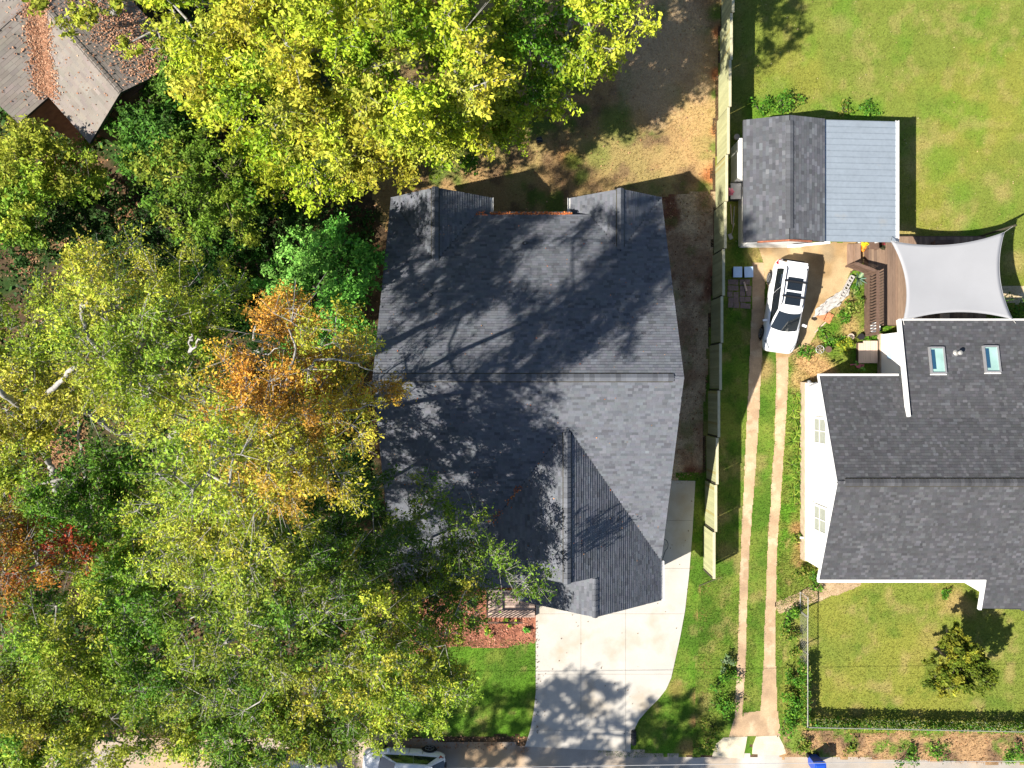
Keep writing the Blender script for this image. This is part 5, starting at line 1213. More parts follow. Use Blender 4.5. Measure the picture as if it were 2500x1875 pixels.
# ------------------------------------------------------------------ trees
def tree(name, label, base, blobs_, nclump, nleaf, cols, size=0.17, trunk_r=0.2, bark='bark', seed=1, group=None, clump_r=0.55,
         bare=0.06, twigs=5, fork=0.45, up=0.75, cat='tree', flat_=0.6, wf=0.5, lean=(0, 0), shell=0.42, low=-0.45, leafmat='leaf'):
    """blobs_: (x, y, z, horizontal radius, vertical radius); branches grow from the trunk to leaf clumps in the blobs"""
    g_ = np.random.default_rng(seed * 101 + 5)
    t = thing(name, label, cat, (base[0], base[1], 0), group)
    vol = np.array([b[3] ** 2 for b in blobs_]); vol = vol / vol.sum()
    P = []; O = []; which = g_.choice(len(blobs_), nclump * 3, p=vol)
    for k in which:
        if len(P) >= nclump: break
        bx, by, bz, br, bv = blobs_[k][:5]
        d = g_.normal(size=3); d /= np.linalg.norm(d)
        if d[2] < low: d[2] = -d[2]
        r = g_.random() ** shell * (0.72 + 0.5 * float(vn(d[0] * 2.2 + k * 7, d[1] * 2.2 + d[2] * 1.7, 1.0, seed)))
        P.append(np.array((bx, by, bz)) + d * r * np.array((br, br, bv))); O.append(d)
    P = np.array(P); O = np.array(O)
    cz = np.average([b[2] for b in blobs_], weights=vol); cx = np.average([b[0] for b in blobs_], weights=vol); cy = np.average([b[1] for b in blobs_], weights=vol)
    zmax = max(b[2] + b[4] for b in blobs_); zmin = min(b[2] - b[4] for b in blobs_)
    f0 = np.array((base[0] + (cx - base[0]) * fork + lean[0], base[1] + (cy - base[1]) * fork + lean[1], max(0.3, zmin * 0.6 + cz * 0.4) * 0.8))
    nodes = [np.array((base[0], base[1], -0.1))]; par = [-1]
    for i in range(1, 5):
        q = nodes[0] + (f0 - nodes[0]) * i / 4; q[:2] += g_.normal(0, 0.10 * trunk_r / 0.2, 2) * (i < 4); nodes.append(q); par.append(len(nodes) - 2)
    top = np.array((cx, cy, cz + (zmax - cz) * 0.35)); last = 4
    for i in range(1, 4):
        q = f0 + (top - f0) * i / 3 + np.append(g_.normal(0, 0.22, 2), 0); nodes.append(q); par.append(last); last = len(nodes) - 1
    order = np.argsort(np.linalg.norm(P - f0, axis=1)); tips = []
    for k in order:
        A = np.array(nodes[3:]); d = P[k] - A; dist = np.linalg.norm(d, axis=1)
        cost = dist + 0.9 * np.maximum(0, -d[:, 2]) + 0.12 * np.linalg.norm(A - f0, axis=1)
        j = int(np.argmin(cost)) + 3; s0 = nodes[j]; L = np.linalg.norm(P[k] - s0); n = max(1, int(L / 0.7)); prev = j
        bend = g_.normal(0, 0.10, 3) * L
        for i in range(1, n + 1):
            u = i / n; q = s0 + (P[k] - s0) * u + bend * math.sin(math.pi * u) + g_.normal(0, 0.05, 3) * (i < n); q[2] += 0.08 * L * math.sin(math.pi * u)
            nodes.append(q); par.append(prev); prev = len(nodes) - 1
        tips.append(prev)
    N = np.array(nodes); par = np.array(par); cnt = np.zeros(len(N)); cnt[tips] = 1.0
    for i in range(len(N) - 1, 0, -1): cnt[par[i]] += cnt[i]
    rad = trunk_r * np.maximum(cnt / cnt[0], 0.4 / nclump) ** 0.47
    rad = np.maximum(rad, 0.012)
    def frusta(A, B, ra, rb, n):
        d = B - A; d /= np.maximum(np.linalg.norm(d, axis=1), 1e-6)[:, None]
        ref = np.where(np.abs(d[:, 2:3]) < 0.8, np.array([[0, 0, 1.0]]), np.array([[1.0, 0, 0]])); a = np.cross(d, ref); a /= np.linalg.norm(a, axis=1)[:, None]; b = np.cross(d, a)
        th = np.arange(n) * 2 * math.pi / n; ring = a[:, None, :] * np.cos(th)[None, :, None] + b[:, None, :] * np.sin(th)[None, :, None]
        V = np.concatenate([A[:, None] + ring * ra[:, None, None], B[:, None] + ring * rb[:, None, None]], 1).reshape(-1, 3)
        j = np.arange(n); q = np.stack([j, (j + 1) % n, n + (j + 1) % n, n + j], 1); F = (np.arange(len(A))[:, None, None] * 2 * n + q[None]).reshape(-1, 4)
        return V, F
    i = np.arange(1, len(N)); tr = i <= 7; 
    V1, F1 = frusta(N[par[i]], N[i], np.minimum(rad[par[i]], rad[i] * 1.35), rad[i], 8)
    ntr = 4; k8 = 16
    npmesh('trunk', V1[:ntr * k8], F1[:ntr * 8], M[bark], t, smooth=True)
    Vb, Fb = V1[ntr * k8:], F1[ntr * 8:] - ntr * k8
    isb = g_.random(len(P)) < bare
    TA = []; TB = []; LP = []; LO = []; LC = []
    cols = np.asarray(cols); per = np.maximum(1, (nleaf / max(1, (~isb).sum()) * g_.uniform(0.55, 1.45, len(P))).astype(int))
    ci = g_.integers(0, len(cols), len(P)); hue = vn(P[:, 0], P[:, 1], 2.4, seed + 3)
    ci = np.clip((hue * 1.5 - 0.25 + g_.normal(0, 0.16, len(P))) * len(cols), 0, len(cols) - 1).astype(int)
    for k in range(len(P)):
        m = 3 if isb[k] else twigs; d = g_.normal(size=(m, 3)) * (0.55 if isb[k] else 1.0) + O[k] * (1.2 if isb[k] else 0.9); d[:, 2] *= 0.6; d /= np.linalg.norm(d, axis=1)[:, None]
        e = P[k] + d * clump_r * g_.uniform(0.6, 1.5, (m, 1)) * (1.6 if isb[k] else 1.0); TA.append(np.repeat(P[k][None], m, 0)); TB.append(e)
        if not isb[k]:
            w = g_.integers(0, m, per[k]); u = g_.uniform(0.3, 1.12, (per[k], 1)); bf = g_.uniform(0.62, 1.18)
            LP.append(P[k] + (e[w] - P[k]) * u + g_.normal(0, clump_r * 0.17, (per[k], 3)) * np.array((1, 1, flat_))); LO.append(d[w])
            cc = cols[ci[k]][None] + (cols[g_.integers(0, len(cols), per[k])] - cols[ci[k]][None]) * g_.uniform(0, 0.35, (per[k], 1)); LC.append(cc * bf)
    TA = np.concatenate(TA); TB = np.concatenate(TB)
    V2, F2 = frusta(TA, TB, np.full(len(TA), 0.011), np.full(len(TA), 0.004), 3)
    npmesh('branches', np.concatenate([Vb, V2]), np.concatenate([Fb, F2 + len(Vb)]), M[bark], t)
    if LP:
        V, F, c = leafquads(np.concatenate(LP), np.concatenate(LO), cols, size, up, g_, ccol=np.concatenate(LC), wf=wf)
        o = npmesh('crown', V, F, M[leafmat], t, col=c); o['kind'] = 'stuff'
    return t
def B(px, py, h, r, v): p = W(px, py, h); return (p[0], p[1], h, r, v)

YEL = [(0.20, 0.36, 0.02), (0.33, 0.46, 0.025), (0.46, 0.53, 0.035), (0.54, 0.57, 0.08), (0.42, 0.50, 0.04), (0.50, 0.46, 0.05)]
YGR = [(0.10, 0.25, 0.024), (0.18, 0.32, 0.03), (0.30, 0.40, 0.035), (0.42, 0.45, 0.05)]
GRN = [(0.055, 0.16, 0.022), (0.085, 0.21, 0.026), (0.14, 0.26, 0.035)]
BRI = [(0.10, 0.34, 0.045), (0.16, 0.43, 0.06), (0.24, 0.50, 0.09)]
OLV = [(0.14, 0.25, 0.025), (0.22, 0.31, 0.03), (0.32, 0.36, 0.045), (0.11, 0.24, 0.025)]
FAL = [(0.22, 0.36, 0.035), (0.35, 0.46, 0.04), (0.48, 0.54, 0.06), (0.50, 0.47, 0.055)]
ORA = [(0.60, 0.38, 0.06), (0.56, 0.48, 0.05), (0.46, 0.49, 0.05), (0.42, 0.47, 0.05), (0.52, 0.48, 0.05), (0.62, 0.42, 0.05), (0.60, 0.30, 0.05)]
RDL = [(0.42, 0.05, 0.025), (0.42, 0.10, 0.03), (0.45, 0.20, 0.03), (0.24, 0.20, 0.03)]
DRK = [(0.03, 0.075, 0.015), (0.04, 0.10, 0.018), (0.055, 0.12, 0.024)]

# yellow and green trees behind the house
tree('yellow_tree', 'huge yellow green tree overhanging the rear gable of the dark roof', (-6.0, 13.6), [B(800, 90, 10, 5.0, 3.6), B(640, 200, 8.5, 3.2, 3.0), B(1010, 130, 10.5, 4.2, 3.4), B(860, 330, 7.8, 3.2, 2.6), B(1080, 330, 7.5, 2.4, 2.2), B(560, 30, 8.5, 3.4, 3.0), B(720, 390, 6.6, 2.2, 1.8)],
     330, 140000, YEL, size=0.155, trunk_r=0.30, bark='bark', seed=1, clump_r=0.75, bare=0.015, up=0.65, twigs=9)
tree('green_tree', 'green tree beside the back yard, right of the huge yellow one', (2.0, 16.5), [B(1310, 10, 8.6, 3.2, 3.2), B(1180, 190, 7.6, 2.4, 2.0), B(1430, 80, 7.0, 2.1, 2.0), B(1300, 210, 7.0, 2.0, 1.6), B(1460, 60, 10.8, 1.6, 1.2), B(1200, 300, 6.2, 1.5, 1.2)],
     170, 46000, [(0.11, 0.27, 0.022), (0.20, 0.36, 0.025), (0.36, 0.46, 0.03), (0.50, 0.53, 0.05)], size=0.155, trunk_r=0.24, seed=2, clump_r=0.65, bare=0.03, low=-0.3, twigs=8)
# understory
U = [('leafy_shrub_tree', 'yellow green leafy tree below the brown roof, sunlit on top', (90, 440, 5.5, 2.6, 2.0), 110, 17000, YGR, 3),
     ('understory_tree', 'dark green understory tree in the gap right of the brown roof', (395, 345, 4.5, 2.2, 1.9), 100, 13000, GRN, 4),
     ('understory_tree', 'olive green tree between the brown roof and the bright green tree', (520, 455, 6.0, 2.9, 2.2), 120, 15000, OLV, 5),
     ('understory_tree', 'mid green tree squeezed between brown roof and yellow tree', (480, 190, 4.5, 2.0, 1.8), 90, 12000, GRN, 6),
     ('bright_green_tree', 'bright green tree touching the left edge of the dark roof', (775, 695, 5.2, 2.7, 2.3), 150, 21000, BRI, 7),
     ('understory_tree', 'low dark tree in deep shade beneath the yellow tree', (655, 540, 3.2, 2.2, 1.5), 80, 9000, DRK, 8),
     ('understory_tree', 'dark green tree in shade left of the bright green one', (585, 720, 3.6, 2.4, 1.8), 90, 11000, GRN, 9),
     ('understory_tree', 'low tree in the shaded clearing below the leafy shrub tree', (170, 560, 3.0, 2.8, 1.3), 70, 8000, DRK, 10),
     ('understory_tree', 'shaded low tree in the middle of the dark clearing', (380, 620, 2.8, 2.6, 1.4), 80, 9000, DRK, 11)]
for nm, lb, (px, py, h, r, v), nc, nl, cc, sd_ in U:
    b0 = B(px, py, h, r, v); ex = [b0]
    if sd_ == 7: ex += [B(890, 680, 4.6, 1.3, 1.0), B(860, 800, 4.6, 1.5, 1.1), B(700, 830, 4.2, 1.3, 1.1)]
    if sd_ == 5: ex += [B(600, 520, 5.2, 1.3, 1.1), B(420, 420, 5.6, 1.6, 1.3)]
    if sd_ == 3: ex += [B(20, 520, 5.0, 1.5, 1.4), B(170, 420, 4.8, 1.1, 1.1)]
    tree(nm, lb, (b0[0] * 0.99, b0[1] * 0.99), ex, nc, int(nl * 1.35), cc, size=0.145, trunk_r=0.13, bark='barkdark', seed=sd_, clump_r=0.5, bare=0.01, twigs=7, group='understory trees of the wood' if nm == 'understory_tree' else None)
tree('overhanging_tree', 'pale green sparse branches reaching over the brown roof', (-14.0, 19.2), [B(270, 60, 7.6, 1.7, 0.7), B(360, 110, 7.4, 1.2, 0.6), B(160, -20, 7.8, 1.6, .7), B(420, -40, 7.5, 2.0, 1.2)], 60, 5200, YGR, size=0.17, trunk_r=0.16, seed=14, clump_r=0.45)

# tall autumn wood on the left
T = [('autumn_tree', 'tall yellow green tree with bare grey limbs beside the dark clearing', (-12.5, 0.6), [B(330, 800, 15, 2.6, 2.2), B(480, 730, 14, 1.8, 1.4), B(270, 740, 13.5, 1.4, 1.3), B(400, 930, 14.5, 2.0, 1.6), B(330, 650, 13, .9, .8), B(160, 760, 11, 1.3, 1.)], 190, 19000, FAL, 21, 0.30, 0.12),
     ('autumn_tree', 'tall thin leaved tree with a pale crooked trunk at the edge of the wood', (-15.5, -4.0), [B(70, 890, 10.5, 2.3, 1.8), B(20, 1010, 10.5, 2.0, 1.6), B(190, 920, 10.5, 1.8, 1.5), B(-40, 850, 10, 2.0, 1.6)], 130, 12000, FAL, 22, 0.30, 0.15),
     ('orange_tree', 'orange tinted tree with grey twigs leaning over the dark roof edge', (-9.0, -2.2), [B(720, 900, 17, 2.0, 1.5), B(840, 950, 16, 1.6, 1.2), B(640, 1020, 18, 1.9, 1.7), B(770, 1060, 17, 1.9, 1.5), B(890, 890, 15, 0.9, 0.7), B(720, 760, 15, 0.9, 1.0), B(700, 1150, 16.5, 1.6, 1.4), (-8.2, -1.7, 11.5, 1.1, 2.2)], 190, 19000, ORA, 23, 0.27, 0.12),
     ('autumn_tree', 'tallest yellow green tree standing left of the orange tree', (-12.0, -4.6), [B(570, 1130, 16.5, 2.0, 1.8), B(470, 1290, 15.5, 1.8, 1.6), B(590, 1250, 15.5, 2.1, 1.8), B(515, 1140, 21.5, 1.25, 1.0), B(520, 975, 15, 1.5, 1.2), B(480, 1180, 12, 1.4, 2.0)], 150, 14500, FAL, 24, 0.34, 0.12),
     ('green_wood_tree', 'green tree with thick mossy limbs in the middle of the wood', (-13.5, -6.5), [B(300, 1150, 8, 2.0, 1.6), B(180, 1260, 9, 2.0, 1.8), B(360, 1330, 11, 2.0, 1.8), B(40, 1160, 8, 1.4, 1.2)], 120, 12500, YGR, 25, 0.34, 0.05),
     ('red_leaf_tree', 'scarlet leaved tree at the outer edge of the wood', (-15.6, -6.4), [B(50, 1370, 13, 1.2, 1.2), B(190, 1335, 12.5, 0.8, 0.6), B(10, 1290, 13, 0.9, 1.0), B(30, 1460, 12.5, 0.8, 0.9)], 60, 4200, RDL + [(0.30, 0.33, 0.04), (0.22, 0.30, 0.03)], 26, 0.2, 0.1),
     ('green_wood_tree', 'broad green tree below the scarlet one', (-14.0, -10.5), [B(240, 1520, 12, 2.5, 2.0), B(350, 1430, 12.5, 2.0, 1.7), B(120, 1600, 11.5, 2.0, 1.7), B(330, 1640, 11, 2.1, 1.7)], 160, 19000, YGR, 27, 0.28, 0.05),
     ('fine_leaf_tree', 'fine leaved olive tree with thin grey branches left of the porch', (-9.3, -9.5), [B(600, 1530, 13.5, 2.4, 2.0), B(520, 1650, 12.5, 2.1, 1.7), B(720, 1430, 14, 2.1, 1.8), B(640, 1370, 14.5, 1.8, 1.6), B(480, 1450, 12, 1.9, 1.6)], 125, 12500, OLV + FAL[:2], 28, 0.28, 0.12),
     ('fine_leaf_tree', 'fine leaved yellowish tree whose twigs reach the front lawn', (-4.6, -10.4), [B(860, 1520, 11, 2.5, 1.8), B(980, 1600, 9.5, 2.1, 1.4), B(900, 1680, 9.5, 2.1, 1.5), B(1060, 1500, 9.5, 1.6, 1.1), B(770, 1620, 11, 2.0, 1.6), B(1090, 1680, 8.5, 1.3, 0.9)], 230, 21000, FAL + OLV, 29, 0.25, 0.12),
     ('green_wood_tree', 'dark green tree pressed against the front left roof corner', (-6.9, -5.2), [B(840, 1180, 11, 1.7, 1.4), B(730, 1290, 11, 2.2, 1.7), B(880, 1330, 12, 1.8, 1.4), B(620, 1200, 11, 1.7, 1.5)], 90, 11000, [(0.07, 0.15, 0.02), (0.11, 0.20, 0.024), (0.18, 0.25, 0.03), (0.09, 0.17, 0.022)], 30, 0.2, 0.08),
     ('sparse_tree', 'sparse branches with few leaves spreading over the garage roof', (-4.0, -7.2), [B(1000, 1330, 8.6, 1.9, 1.1), B(1120, 1290, 8.6, 1.5, 0.9), B(1190, 1390, 8.2, 1.5, 0.9), B(1100, 1430, 8.2, 1.8, 0.9), B(1300, 1410, 8.2, 0.9, .6), B(1060, 1200, 9, 0.7, .7), B(960, 1400, 8.2, 1.9, 1.1), B(1040, 1470, 7.8, 1.7, 1.0), B(820, 1390, 13.5, 1.0, .8)], 215, 10500, OLV + FAL[:2], 31, 0.17, 0.25),
     ('green_wood_tree', 'green roadside tree at the outer corner of the wood', (-15.0, -15.0), [B(110, 1770, 10.5, 2.6, 1.8), B(260, 1760, 10, 2.0, 1.6), B(0, 1850, 10, 2.4, 1.6), B(60, 1690, 11, 1.2, 1.2)], 130, 15000, YGR + BRI[:1], 32, 0.25, 0.04),
     ('orange_tree', 'small orange red tree poking through the green at the roadside', (-14.8, -11.6), [B(30, 1720, 12.2, 1.1, 1.0), B(70, 1760, 12, 0.7, 0.6)], 30, 2600, RDL[2:] + ORA[2:4], 33, 0.12, 0.05),
     ('fine_leaf_tree', 'fine leaved roadside tree above the hidden white car', (-9.0, -13.8), [B(560, 1760, 9.5, 2.2, 1.4), B(700, 1760, 9.5, 2.2, 1.4), B(810, 1770, 8.5, 1.7, 1.1), B(430, 1740, 9.5, 1.8, 1.4)], 170, 16000, FAL + OLV, 34, 0.22, 0.12)]
for nm, lb, bs_, bl_, nc, nl, cc, sd_, tr_, br_ in T:
    tree(nm, lb, bs_, bl_, int(nc * 1.25), int(nl * (2.9 if nm != 'sparse_tree' else 2.3)), cc, size=0.148 * (H - bl_[0][2]) / H, trunk_r=tr_ * 0.38, bark='bark', seed=sd_, clump_r=0.52, bare=br_, twigs=8, flat_=0.7, wf=0.46, up=0.6)
# crooked pale limbs that show through the gaps
def limb(root_label, lines):
    for t_ in [o for o in C.objects if o.get('label') == root_label]:
        for pts, r0, r1 in lines:
            b_ = MB(); P_ = [Vector(W(*p)) for p in pts]; Q = []
            E_ = [P_[0] * 2 - P_[1]] + P_ + [P_[-1] * 2 - P_[-2]]
            for i in range(1, len(E_) - 2):
                for u in np.linspace(0, 1, 7)[:-1]:
                    a_, b1, c1, d1 = E_[i - 1], E_[i], E_[i + 1], E_[i + 2]
                    Q.append(0.5 * ((2 * b1) + (c1 - a_) * u + (2 * a_ - 5 * b1 + 4 * c1 - d1) * u * u + (3 * b1 - a_ - 3 * c1 + d1) * u ** 3) + Vector((rng.normal(0, .035), rng.normal(0, .035), 0)))
            Q.append(P_[-1]); n_ = len(Q); b_.tube(Q, [0.8 * (r0 + (r1 - r0) * i / (n_ - 1)) * rng.uniform(.9, 1.12) for i in range(n_)], 9); b_.build('limb', M['bark'], t_, smooth=True)
limb('tall thin leaved tree with a pale crooked trunk at the edge of the wood', [([(140, 1215, 2), (128, 1150, 5), (95, 1080, 7.5), (62, 1010, 10), (0, 955, 13)], .22, .12), ([(62, 1010, 10), (110, 965, 11.5), (185, 895, 14)], .15, .09), ([(95, 1080, 7.5), (92, 1050, 8.5), (82, 1000, 10.5)], .09, .06), ([(215, 1190, 2), (195, 1100, 5), (192, 1000, 9)], .12, .06)])
limb('tallest yellow green tree standing left of the orange tree', [([(395, 1140, 8), (420, 1075, 11), (450, 1020, 13.5), (462, 970, 15.5)], .26, .17), ([(430, 1060, 11.5), (490, 1025, 13)], .10, .05), ([(415, 1085, 10.5), (475, 1070, 12)], .09, .04)])
limb('tall yellow green tree with bare grey limbs beside the dark clearing', [([(240, 850, 15.5), (205, 800, 16), (200, 760, 16.3), (215, 735, 16.5)], .09, .05), ([(465, 860, 16.5), (462, 830, 17), (468, 815, 17.2)], .05, .03), ([(465, 860, 16.5), (490, 830, 17.2)], .05, .03), ([(350, 985, 15), (365, 955, 16), (340, 935, 16.8)], .05, .03)])
limb('orange tinted tree with grey twigs leaning over the dark roof edge', [([(690, 960, 17), (760, 890, 18), (830, 880, 18), (910, 905, 17)], .07, .02), ([(680, 1000, 18), (720, 850, 18), (700, 790, 17.2)], .06, .02), ([(640, 870, 18.2), (680, 850, 18.5)], .03, .015), ([(760, 1010, 18), (850, 1000, 17.5), (930, 985, 16.8)], .05, .015)])
# trees across the road, outside the picture, whose dappled shade falls on lawn and driveway
for k, (x, y) in enumerate(((-14.5, -27.0), (-9.0, -28.5), (-21, -28))):
    tree('roadside_tree', 'leafy tree across the road opposite the driveway', (x, y), [(x, y, 16, 3.8, 2.4), (x + 2.0, y + 1.8, 16.5, 2.6, 1.6)], 90, 9000, FAL, size=0.2, trunk_r=0.25, seed=50 + k, clump_r=0.6, group='trees across the road')
# small round tree on the front lawn
b0 = B(2345, 1622, 2.2, 1.3, 0.9)
tree('small_tree', 'small round yellow green tree alone on the mown front lawn', (b0[0], b0[1]), [b0, B(2300, 1650, 2.0, 0.9, 0.7), B(2385, 1640, 2.1, 0.9, .7), B(2330, 1575, 2.2, 0.8, .7)], 120, 24000, [(0.09, 0.15, 0.014), (0.17, 0.21, 0.02), (0.30, 0.30, 0.03), (0.12, 0.17, 0.016)], size=0.12, trunk_r=0.07, bark='barkdark', seed=60, clump_r=0.28)

# ------------------------------------------------------------------ shrubs, weeds, strap leaves
def shrub(px, py, r, h, n, cols, label, name='shrub', size=0.11, group=None, seed=0, cat='shrub'):
    x, y, _ = W(px, py, h * 0.6); t = thing(name, label, cat, (x, y, 0), group)
    g_ = np.random.default_rng(1000 + seed + int(px))
    m = max(5, int(9 * r / 0.5)); cc = np.stack([g_.normal(0, r * .45, m), g_.normal(0, r * .45, m), g_.uniform(h * .35, h * .85, m)], 1)
    k = g_.integers(0, m, n); d = g_.normal(size=(n, 3)); d /= np.linalg.norm(d, axis=1)[:, None]
    p = cc[k] + d * (g_.random((n, 1)) ** 0.5) * np.array((r * .45, r * .45, h * .3)); p[:, 2] = np.maximum(p[:, 2], .03)
    V, F, c = leafquads(p + np.array((x, y, 0)), d, cols, size, 0.8, g_)
    o = npmesh('foliage', V, F, M['leaf'], t, col=c); o['kind'] = 'stuff'
    b = MB()
    for q in cc: b.tube([(x, y, 0), (x + q[0] * .5, y + q[1] * .5, q[2] * .6), (x + q[0], y + q[1], q[2])], [.018, .012, .006], 5)
    b.build('stems', M['barkdark'], t); return t
LU = [(0.06, 0.19, 0.016), (0.10, 0.25, 0.02), (0.16, 0.30, 0.03), (0.05, 0.13, 0.014)]
WD = [(0.12, 0.20, 0.02), (0.20, 0.26, 0.03), (0.28, 0.26, 0.06), (0.07, 0.16, 0.016)]
S_ = [(1905, 245, .75, .7, 700, LU, 'bushy green shrub on the lawn behind the shed'), (1862, 268, .6, .5, 450, LU, 'low green shrub at the shed corner near the fence'),
      (2125, 268, .6, .4, 380, LU, 'low green weeds behind the metal lean-to roof'), (2060, 272, .5, .3, 260, WD, 'ragged weeds at the back of the shed'),
      (2450, 790, .9, .9, 900, LU, 'rounded green hedge bush beside the shade sail corner'), (2490, 760, .7, .8, 600, LU, 'bright green bush at the end of the back path'),
      (1940, 1660, .6, .8, 600, LU, 'tall weeds along the chain link fence near the gate'), (1945, 1720, .7, 1.0, 800, LU, 'dense tall weeds at the chain link corner'), (1925, 1765, .7, .9, 700, LU, 'green weeds beside the old driveway mouth'),
      (1930, 1500, .6, .6, 500, LU, 'green weeds beside the metal gate'), (1935, 1550, .6, .6, 420, WD, 'mixed weeds beyond the metal gate'), (1950, 1600, .5, .6, 360, WD, 'dry weeds against the chain link fence'),
      (1770, 1660, .6, .7, 500, LU, 'dark green weed clump beside the left wheel track'), (1775, 1720, .7, .8, 600, LU, 'large leafy weed clump beside the wheel track'), (1768, 1620, .4, .5, 260, [(0.16, .22, .12), (.12, .2, .08)], 'grey green weed clump beside the wheel track'), (1745, 1780, .5, .5, 300, WD, 'straggly weeds at the lawn corner by the apron'),
      (1730, 1825, .5, .4, 220, WD, 'dry weeds at the road edge of the lawn'), (1960, 1830, .6, .5, 380, WD, 'brown and green weeds near the blue bin'), (2220, 1845, .7, .45, 420, LU, 'green weeds in the middle of the dirt verge'), (2290, 1835, .6, .4, 320, LU, 'green weeds on the verge by the cable'), (2480, 1840, .6, .5, 360, LU, 'green weeds at the far end of the verge'), (2080, 1830, .5, .35, 220, WD, 'small weeds on the dirt verge'),
      (2078, 745, .5, .6, 420, [(0.08, .17, .02), (.16, .22, .03), (.26, .30, .06)], 'bushy plant below the agave by the railing'), (2060, 770, .45, .4, 300, LU, 'low bright weeds near the terracotta slabs'), (2085, 640 + 60, .3, .3, 160, LU, 'small weeds at the foot of the agave'),
      (2068, 845, .5, .55, 420, [(0.20, .26, .02), (.34, .36, .03), (.12, .2, .02)], 'yellow green shrub beside the pale landing'), (1965, 860, .5, .3, 260, LU, 'weeds behind the nose of the parked car'), (2030, 830, .6, .3, 330, LU, 'weeds between the clay pots'), (2105, 885, .35, .3, 200, BRI, 'bright green weed clump beside the landing'), (2130, 815, .5, .3, 260, LU, 'weeds at the end of the deck railing'),
      (1958, 1395, .5, .5, 300, WD, 'weeds under the roof corner of the white house'), (1950, 1310, .4, .3, 180, WD, 'thin weeds on bare earth by the white wall'), (1990, 1420, .5, .5, 300, LU, 'weeds beside the footpath by the white house'),
      (1285, 1535, .28, .35, 200, BRI, 'small bright green shrub in the mulch bed'), (1245, 1520, .3, .3, 160, YGR, 'yellow green shrub in the mulch bed'), (1195, 1540, .3, .3, 140, YGR, 'low shrub near the edge of the mulch bed'), (1150, 1470, .5, .5, 300, GRN, 'dark green shrub beside the porch'),
      (2310, 1440 + 10, .3, .3, 160, LU, 'weeds by the front porch of the white house')]
for i, (px, py, r, h, n, cc, lb) in enumerate(S_): shrub(px, py, r, h, n, cc, lb, seed=i)
# vines on the chain link
def vine(a, c, n, label, seed):
    g_ = np.random.default_rng(seed); u = g_.random(n); dens = vn(u * 30, u * 0, 2.0, seed); k = g_.random(n) < 0.25 + dens; u = u[k]; n = len(u)
    p = np.array(a)[None] * (1 - u[:, None]) + np.array(c)[None] * u[:, None]; p = np.concatenate([p, (g_.random((n, 1)) ** .8) * 1.0 + .05], 1); p[:, :2] += g_.normal(0, .09, (n, 2))
    d = g_.normal(size=(n, 3)); d /= np.linalg.norm(d, axis=1)[:, None]; V, F, cl_ = leafquads(p, d, LU + WD, 0.11, 0.5, g_)
    o = npmesh('vine', V, F, M['leaf'], col=cl_); tag(o, label, 'vine', kind='stuff')
vine((fx, -14.6), (fx, ys_), 5000, 'vines climbing the chain link fence beside the old driveway', 71)
vine((fx, ys_), (xe_, ye_), 11000, 'vines and weeds on the roadside run of the chain link fence', 72)

def strap(px, py, label, group, n=22, ln=0.55, cols=LU, seed=0, h0=0.0, wd=0.045, name='strap_leaf_plant', cat='plant', stiff=0.3):
    x, y, _ = W(px, py, .2); g_ = np.random.default_rng(seed + 333); t = thing(name, label, cat, (x, y, 0), group); V = []; F = []; Cc = []
    for k in range(n):
        a = g_.uniform(0, 2 * math.pi); l = ln * g_.uniform(.6, 1.15); c_ = np.array(cols[g_.integers(0, len(cols))]) * g_.uniform(.8, 1.25); b0 = len(V); el = g_.uniform(.7, 1.25)
        dx, dy = math.cos(a), math.sin(a); K = 5
        for i in range(K + 1):
            u = i / K; r = l * math.cos(el) * u + l * .45 * u * u * (1 - stiff); z = .03 + l * math.sin(el) * u - l * .75 * u * u * (1 - stiff); w = wd * (1 - u ** 2.2) / 2 + .002
            V += [(x + dx * r - dy * w, y + dy * r + dx * w, z), (x + dx * r + dy * w, y + dy * r - dx * w, z)]; Cc += [c_, c_]
        for i in range(K): F.append([b0 + 2 * i, b0 + 2 * i + 1, b0 + 2 * i + 3, b0 + 2 * i + 2])
    npmesh('leaves', np.array(V), np.array(F), M['leaf'], t, col=np.array(Cc)); b = MB(); b.lathe((x, y, 0), [(.07, 0), (.05, .06), (.01, .08)], 8); b.build('crown_base', M['barkdark'], t); return t
ys2 = np.linspace(965, 1230, 15)
for i, yy in enumerate(ys2):
    strap(1945 + 9 * math.sin(i * 1.9), yy, 'arching strap leaved plant in the row along the white house wall', 'strap leaved plants along the white wall', seed=i, cols=[(0.10, .20, .02), (.17, .27, .03), (.26, .33, .05), (.07, .15, .015)])
strap(2098, 680, 'spiky blue green agave beside the deck stairs', None, n=26, ln=.62, cols=[(0.16, .27, .20), (.22, .34, .24), (.12, .2, .15), (.27, .36, .2)], seed=77, wd=.085, name='agave', stiff=.75)
strap(2085, 716, 'yellowing spiky plant just below the agave', None, n=18, ln=.42, cols=[(0.3, .3, .1), (.2, .25, .08)], seed=78, wd=.05, name='agave', stiff=.6)
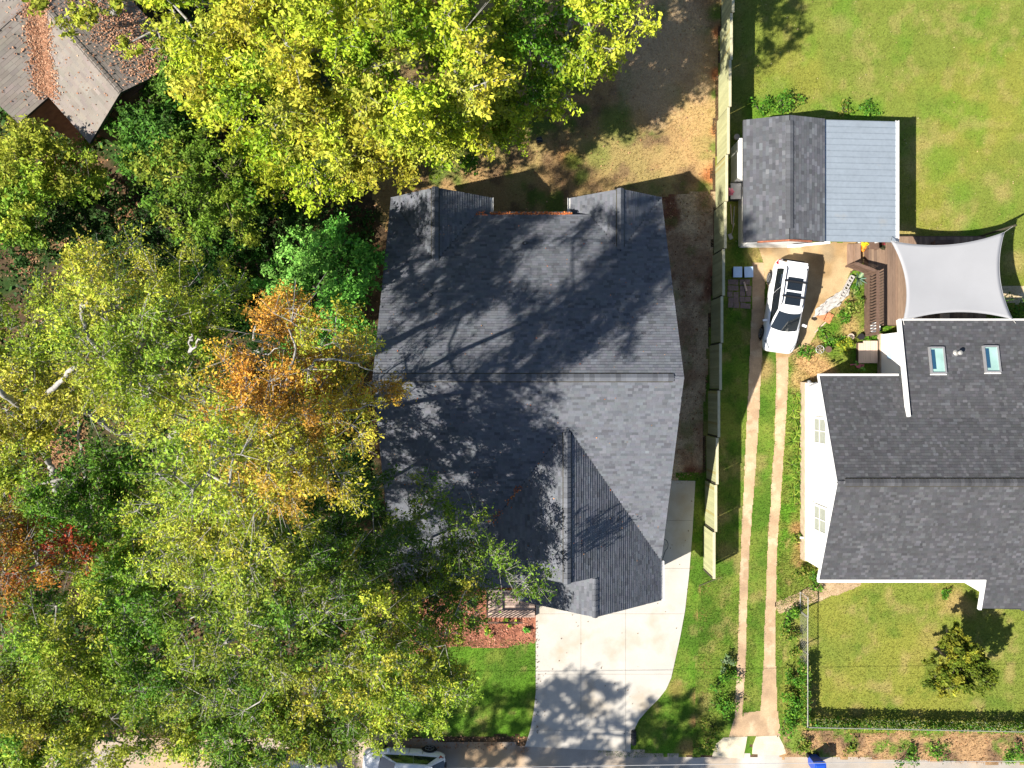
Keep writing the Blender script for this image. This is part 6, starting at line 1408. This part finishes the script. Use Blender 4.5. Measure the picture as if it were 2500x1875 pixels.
strap(2135, 655, 'pale lemon potted spiky plant on the deck by the railing', None, n=14, ln=.25, cols=[(0.5, .5, .1), (.4, .45, .1)], seed=79, wd=.05, name='agave', stiff=.5)
# ivy and seedlings over the floor of the wood
gi = np.random.default_rng(404); xi_, yi_ = scatter(WP([(-150, -100), (560, -100), (640, 420), (920, 520), (880, 900), (930, 1400), (900, 1600), (840, 1780), (-150, 1790)]), 95)
ki = gi.random(len(xi_)) < np.clip(fbm(xi_, yi_, 1.6, 444) * 3.2 - 0.95, 0.05, 1); xi_, yi_ = xi_[ki], yi_[ki]; ni = len(xi_)
dI = gi.normal(size=(ni, 3)); dI /= np.linalg.norm(dI, axis=1)[:, None]
Vi, Fi, Ci = leafquads(np.stack([xi_, yi_, gi.uniform(.04, .35, ni)], 1), dI, DRK + GRN[:1] + [(0.045, 0.10, 0.02)], 0.16, 0.9, gi, wf=0.7)
tag(npmesh('ivy', Vi, Fi, M['leaf'], col=Ci), 'dark green ivy and seedlings covering the floor of the wood', 'ivy', kind='stuff')
# fallen mossy trunk and a bare forked branch inside the wood
a = W(235, 1225, 2.0); c = W(375, 1165, 3.5); b = MB(); b.tube([a, ((a[0] + c[0]) / 2 + .1, (a[1] + c[1]) / 2, 2.9), c], [.32, .28, .22], 12)
M['moss'] = mat('moss', (0.20, 0.16, 0.055), 0.95, 0.45, 3.0, fine=(20, .3), bump=.6, bscale=20)
tag(b.build('fallen_trunk', M['moss'], smooth=True), 'thick mossy trunk leaning through the gap in the wood', 'trunk')
fb = thing('dead_branch', 'bare forked grey branch sticking out above the bright green tree', 'branch', W(618, 830, 0)); p0 = W(618, 830, 8.0); p1 = W(620, 805, 9.5); p2 = W(632, 778, 10.4); p3 = W(640, 803, 10.2); f_ = W(622, 860, 0)
b = MB(); b.tube([(f_[0], f_[1], 0), (p0[0], p0[1], 5), p0, p1, p2], [.12, .08, .045, .035, .015], 7); b.build('stem', M['bark'], fb); b = MB(); b.tube([p1, p3], [.03, .012], 6); b.build('fork', M['bark'], fb)
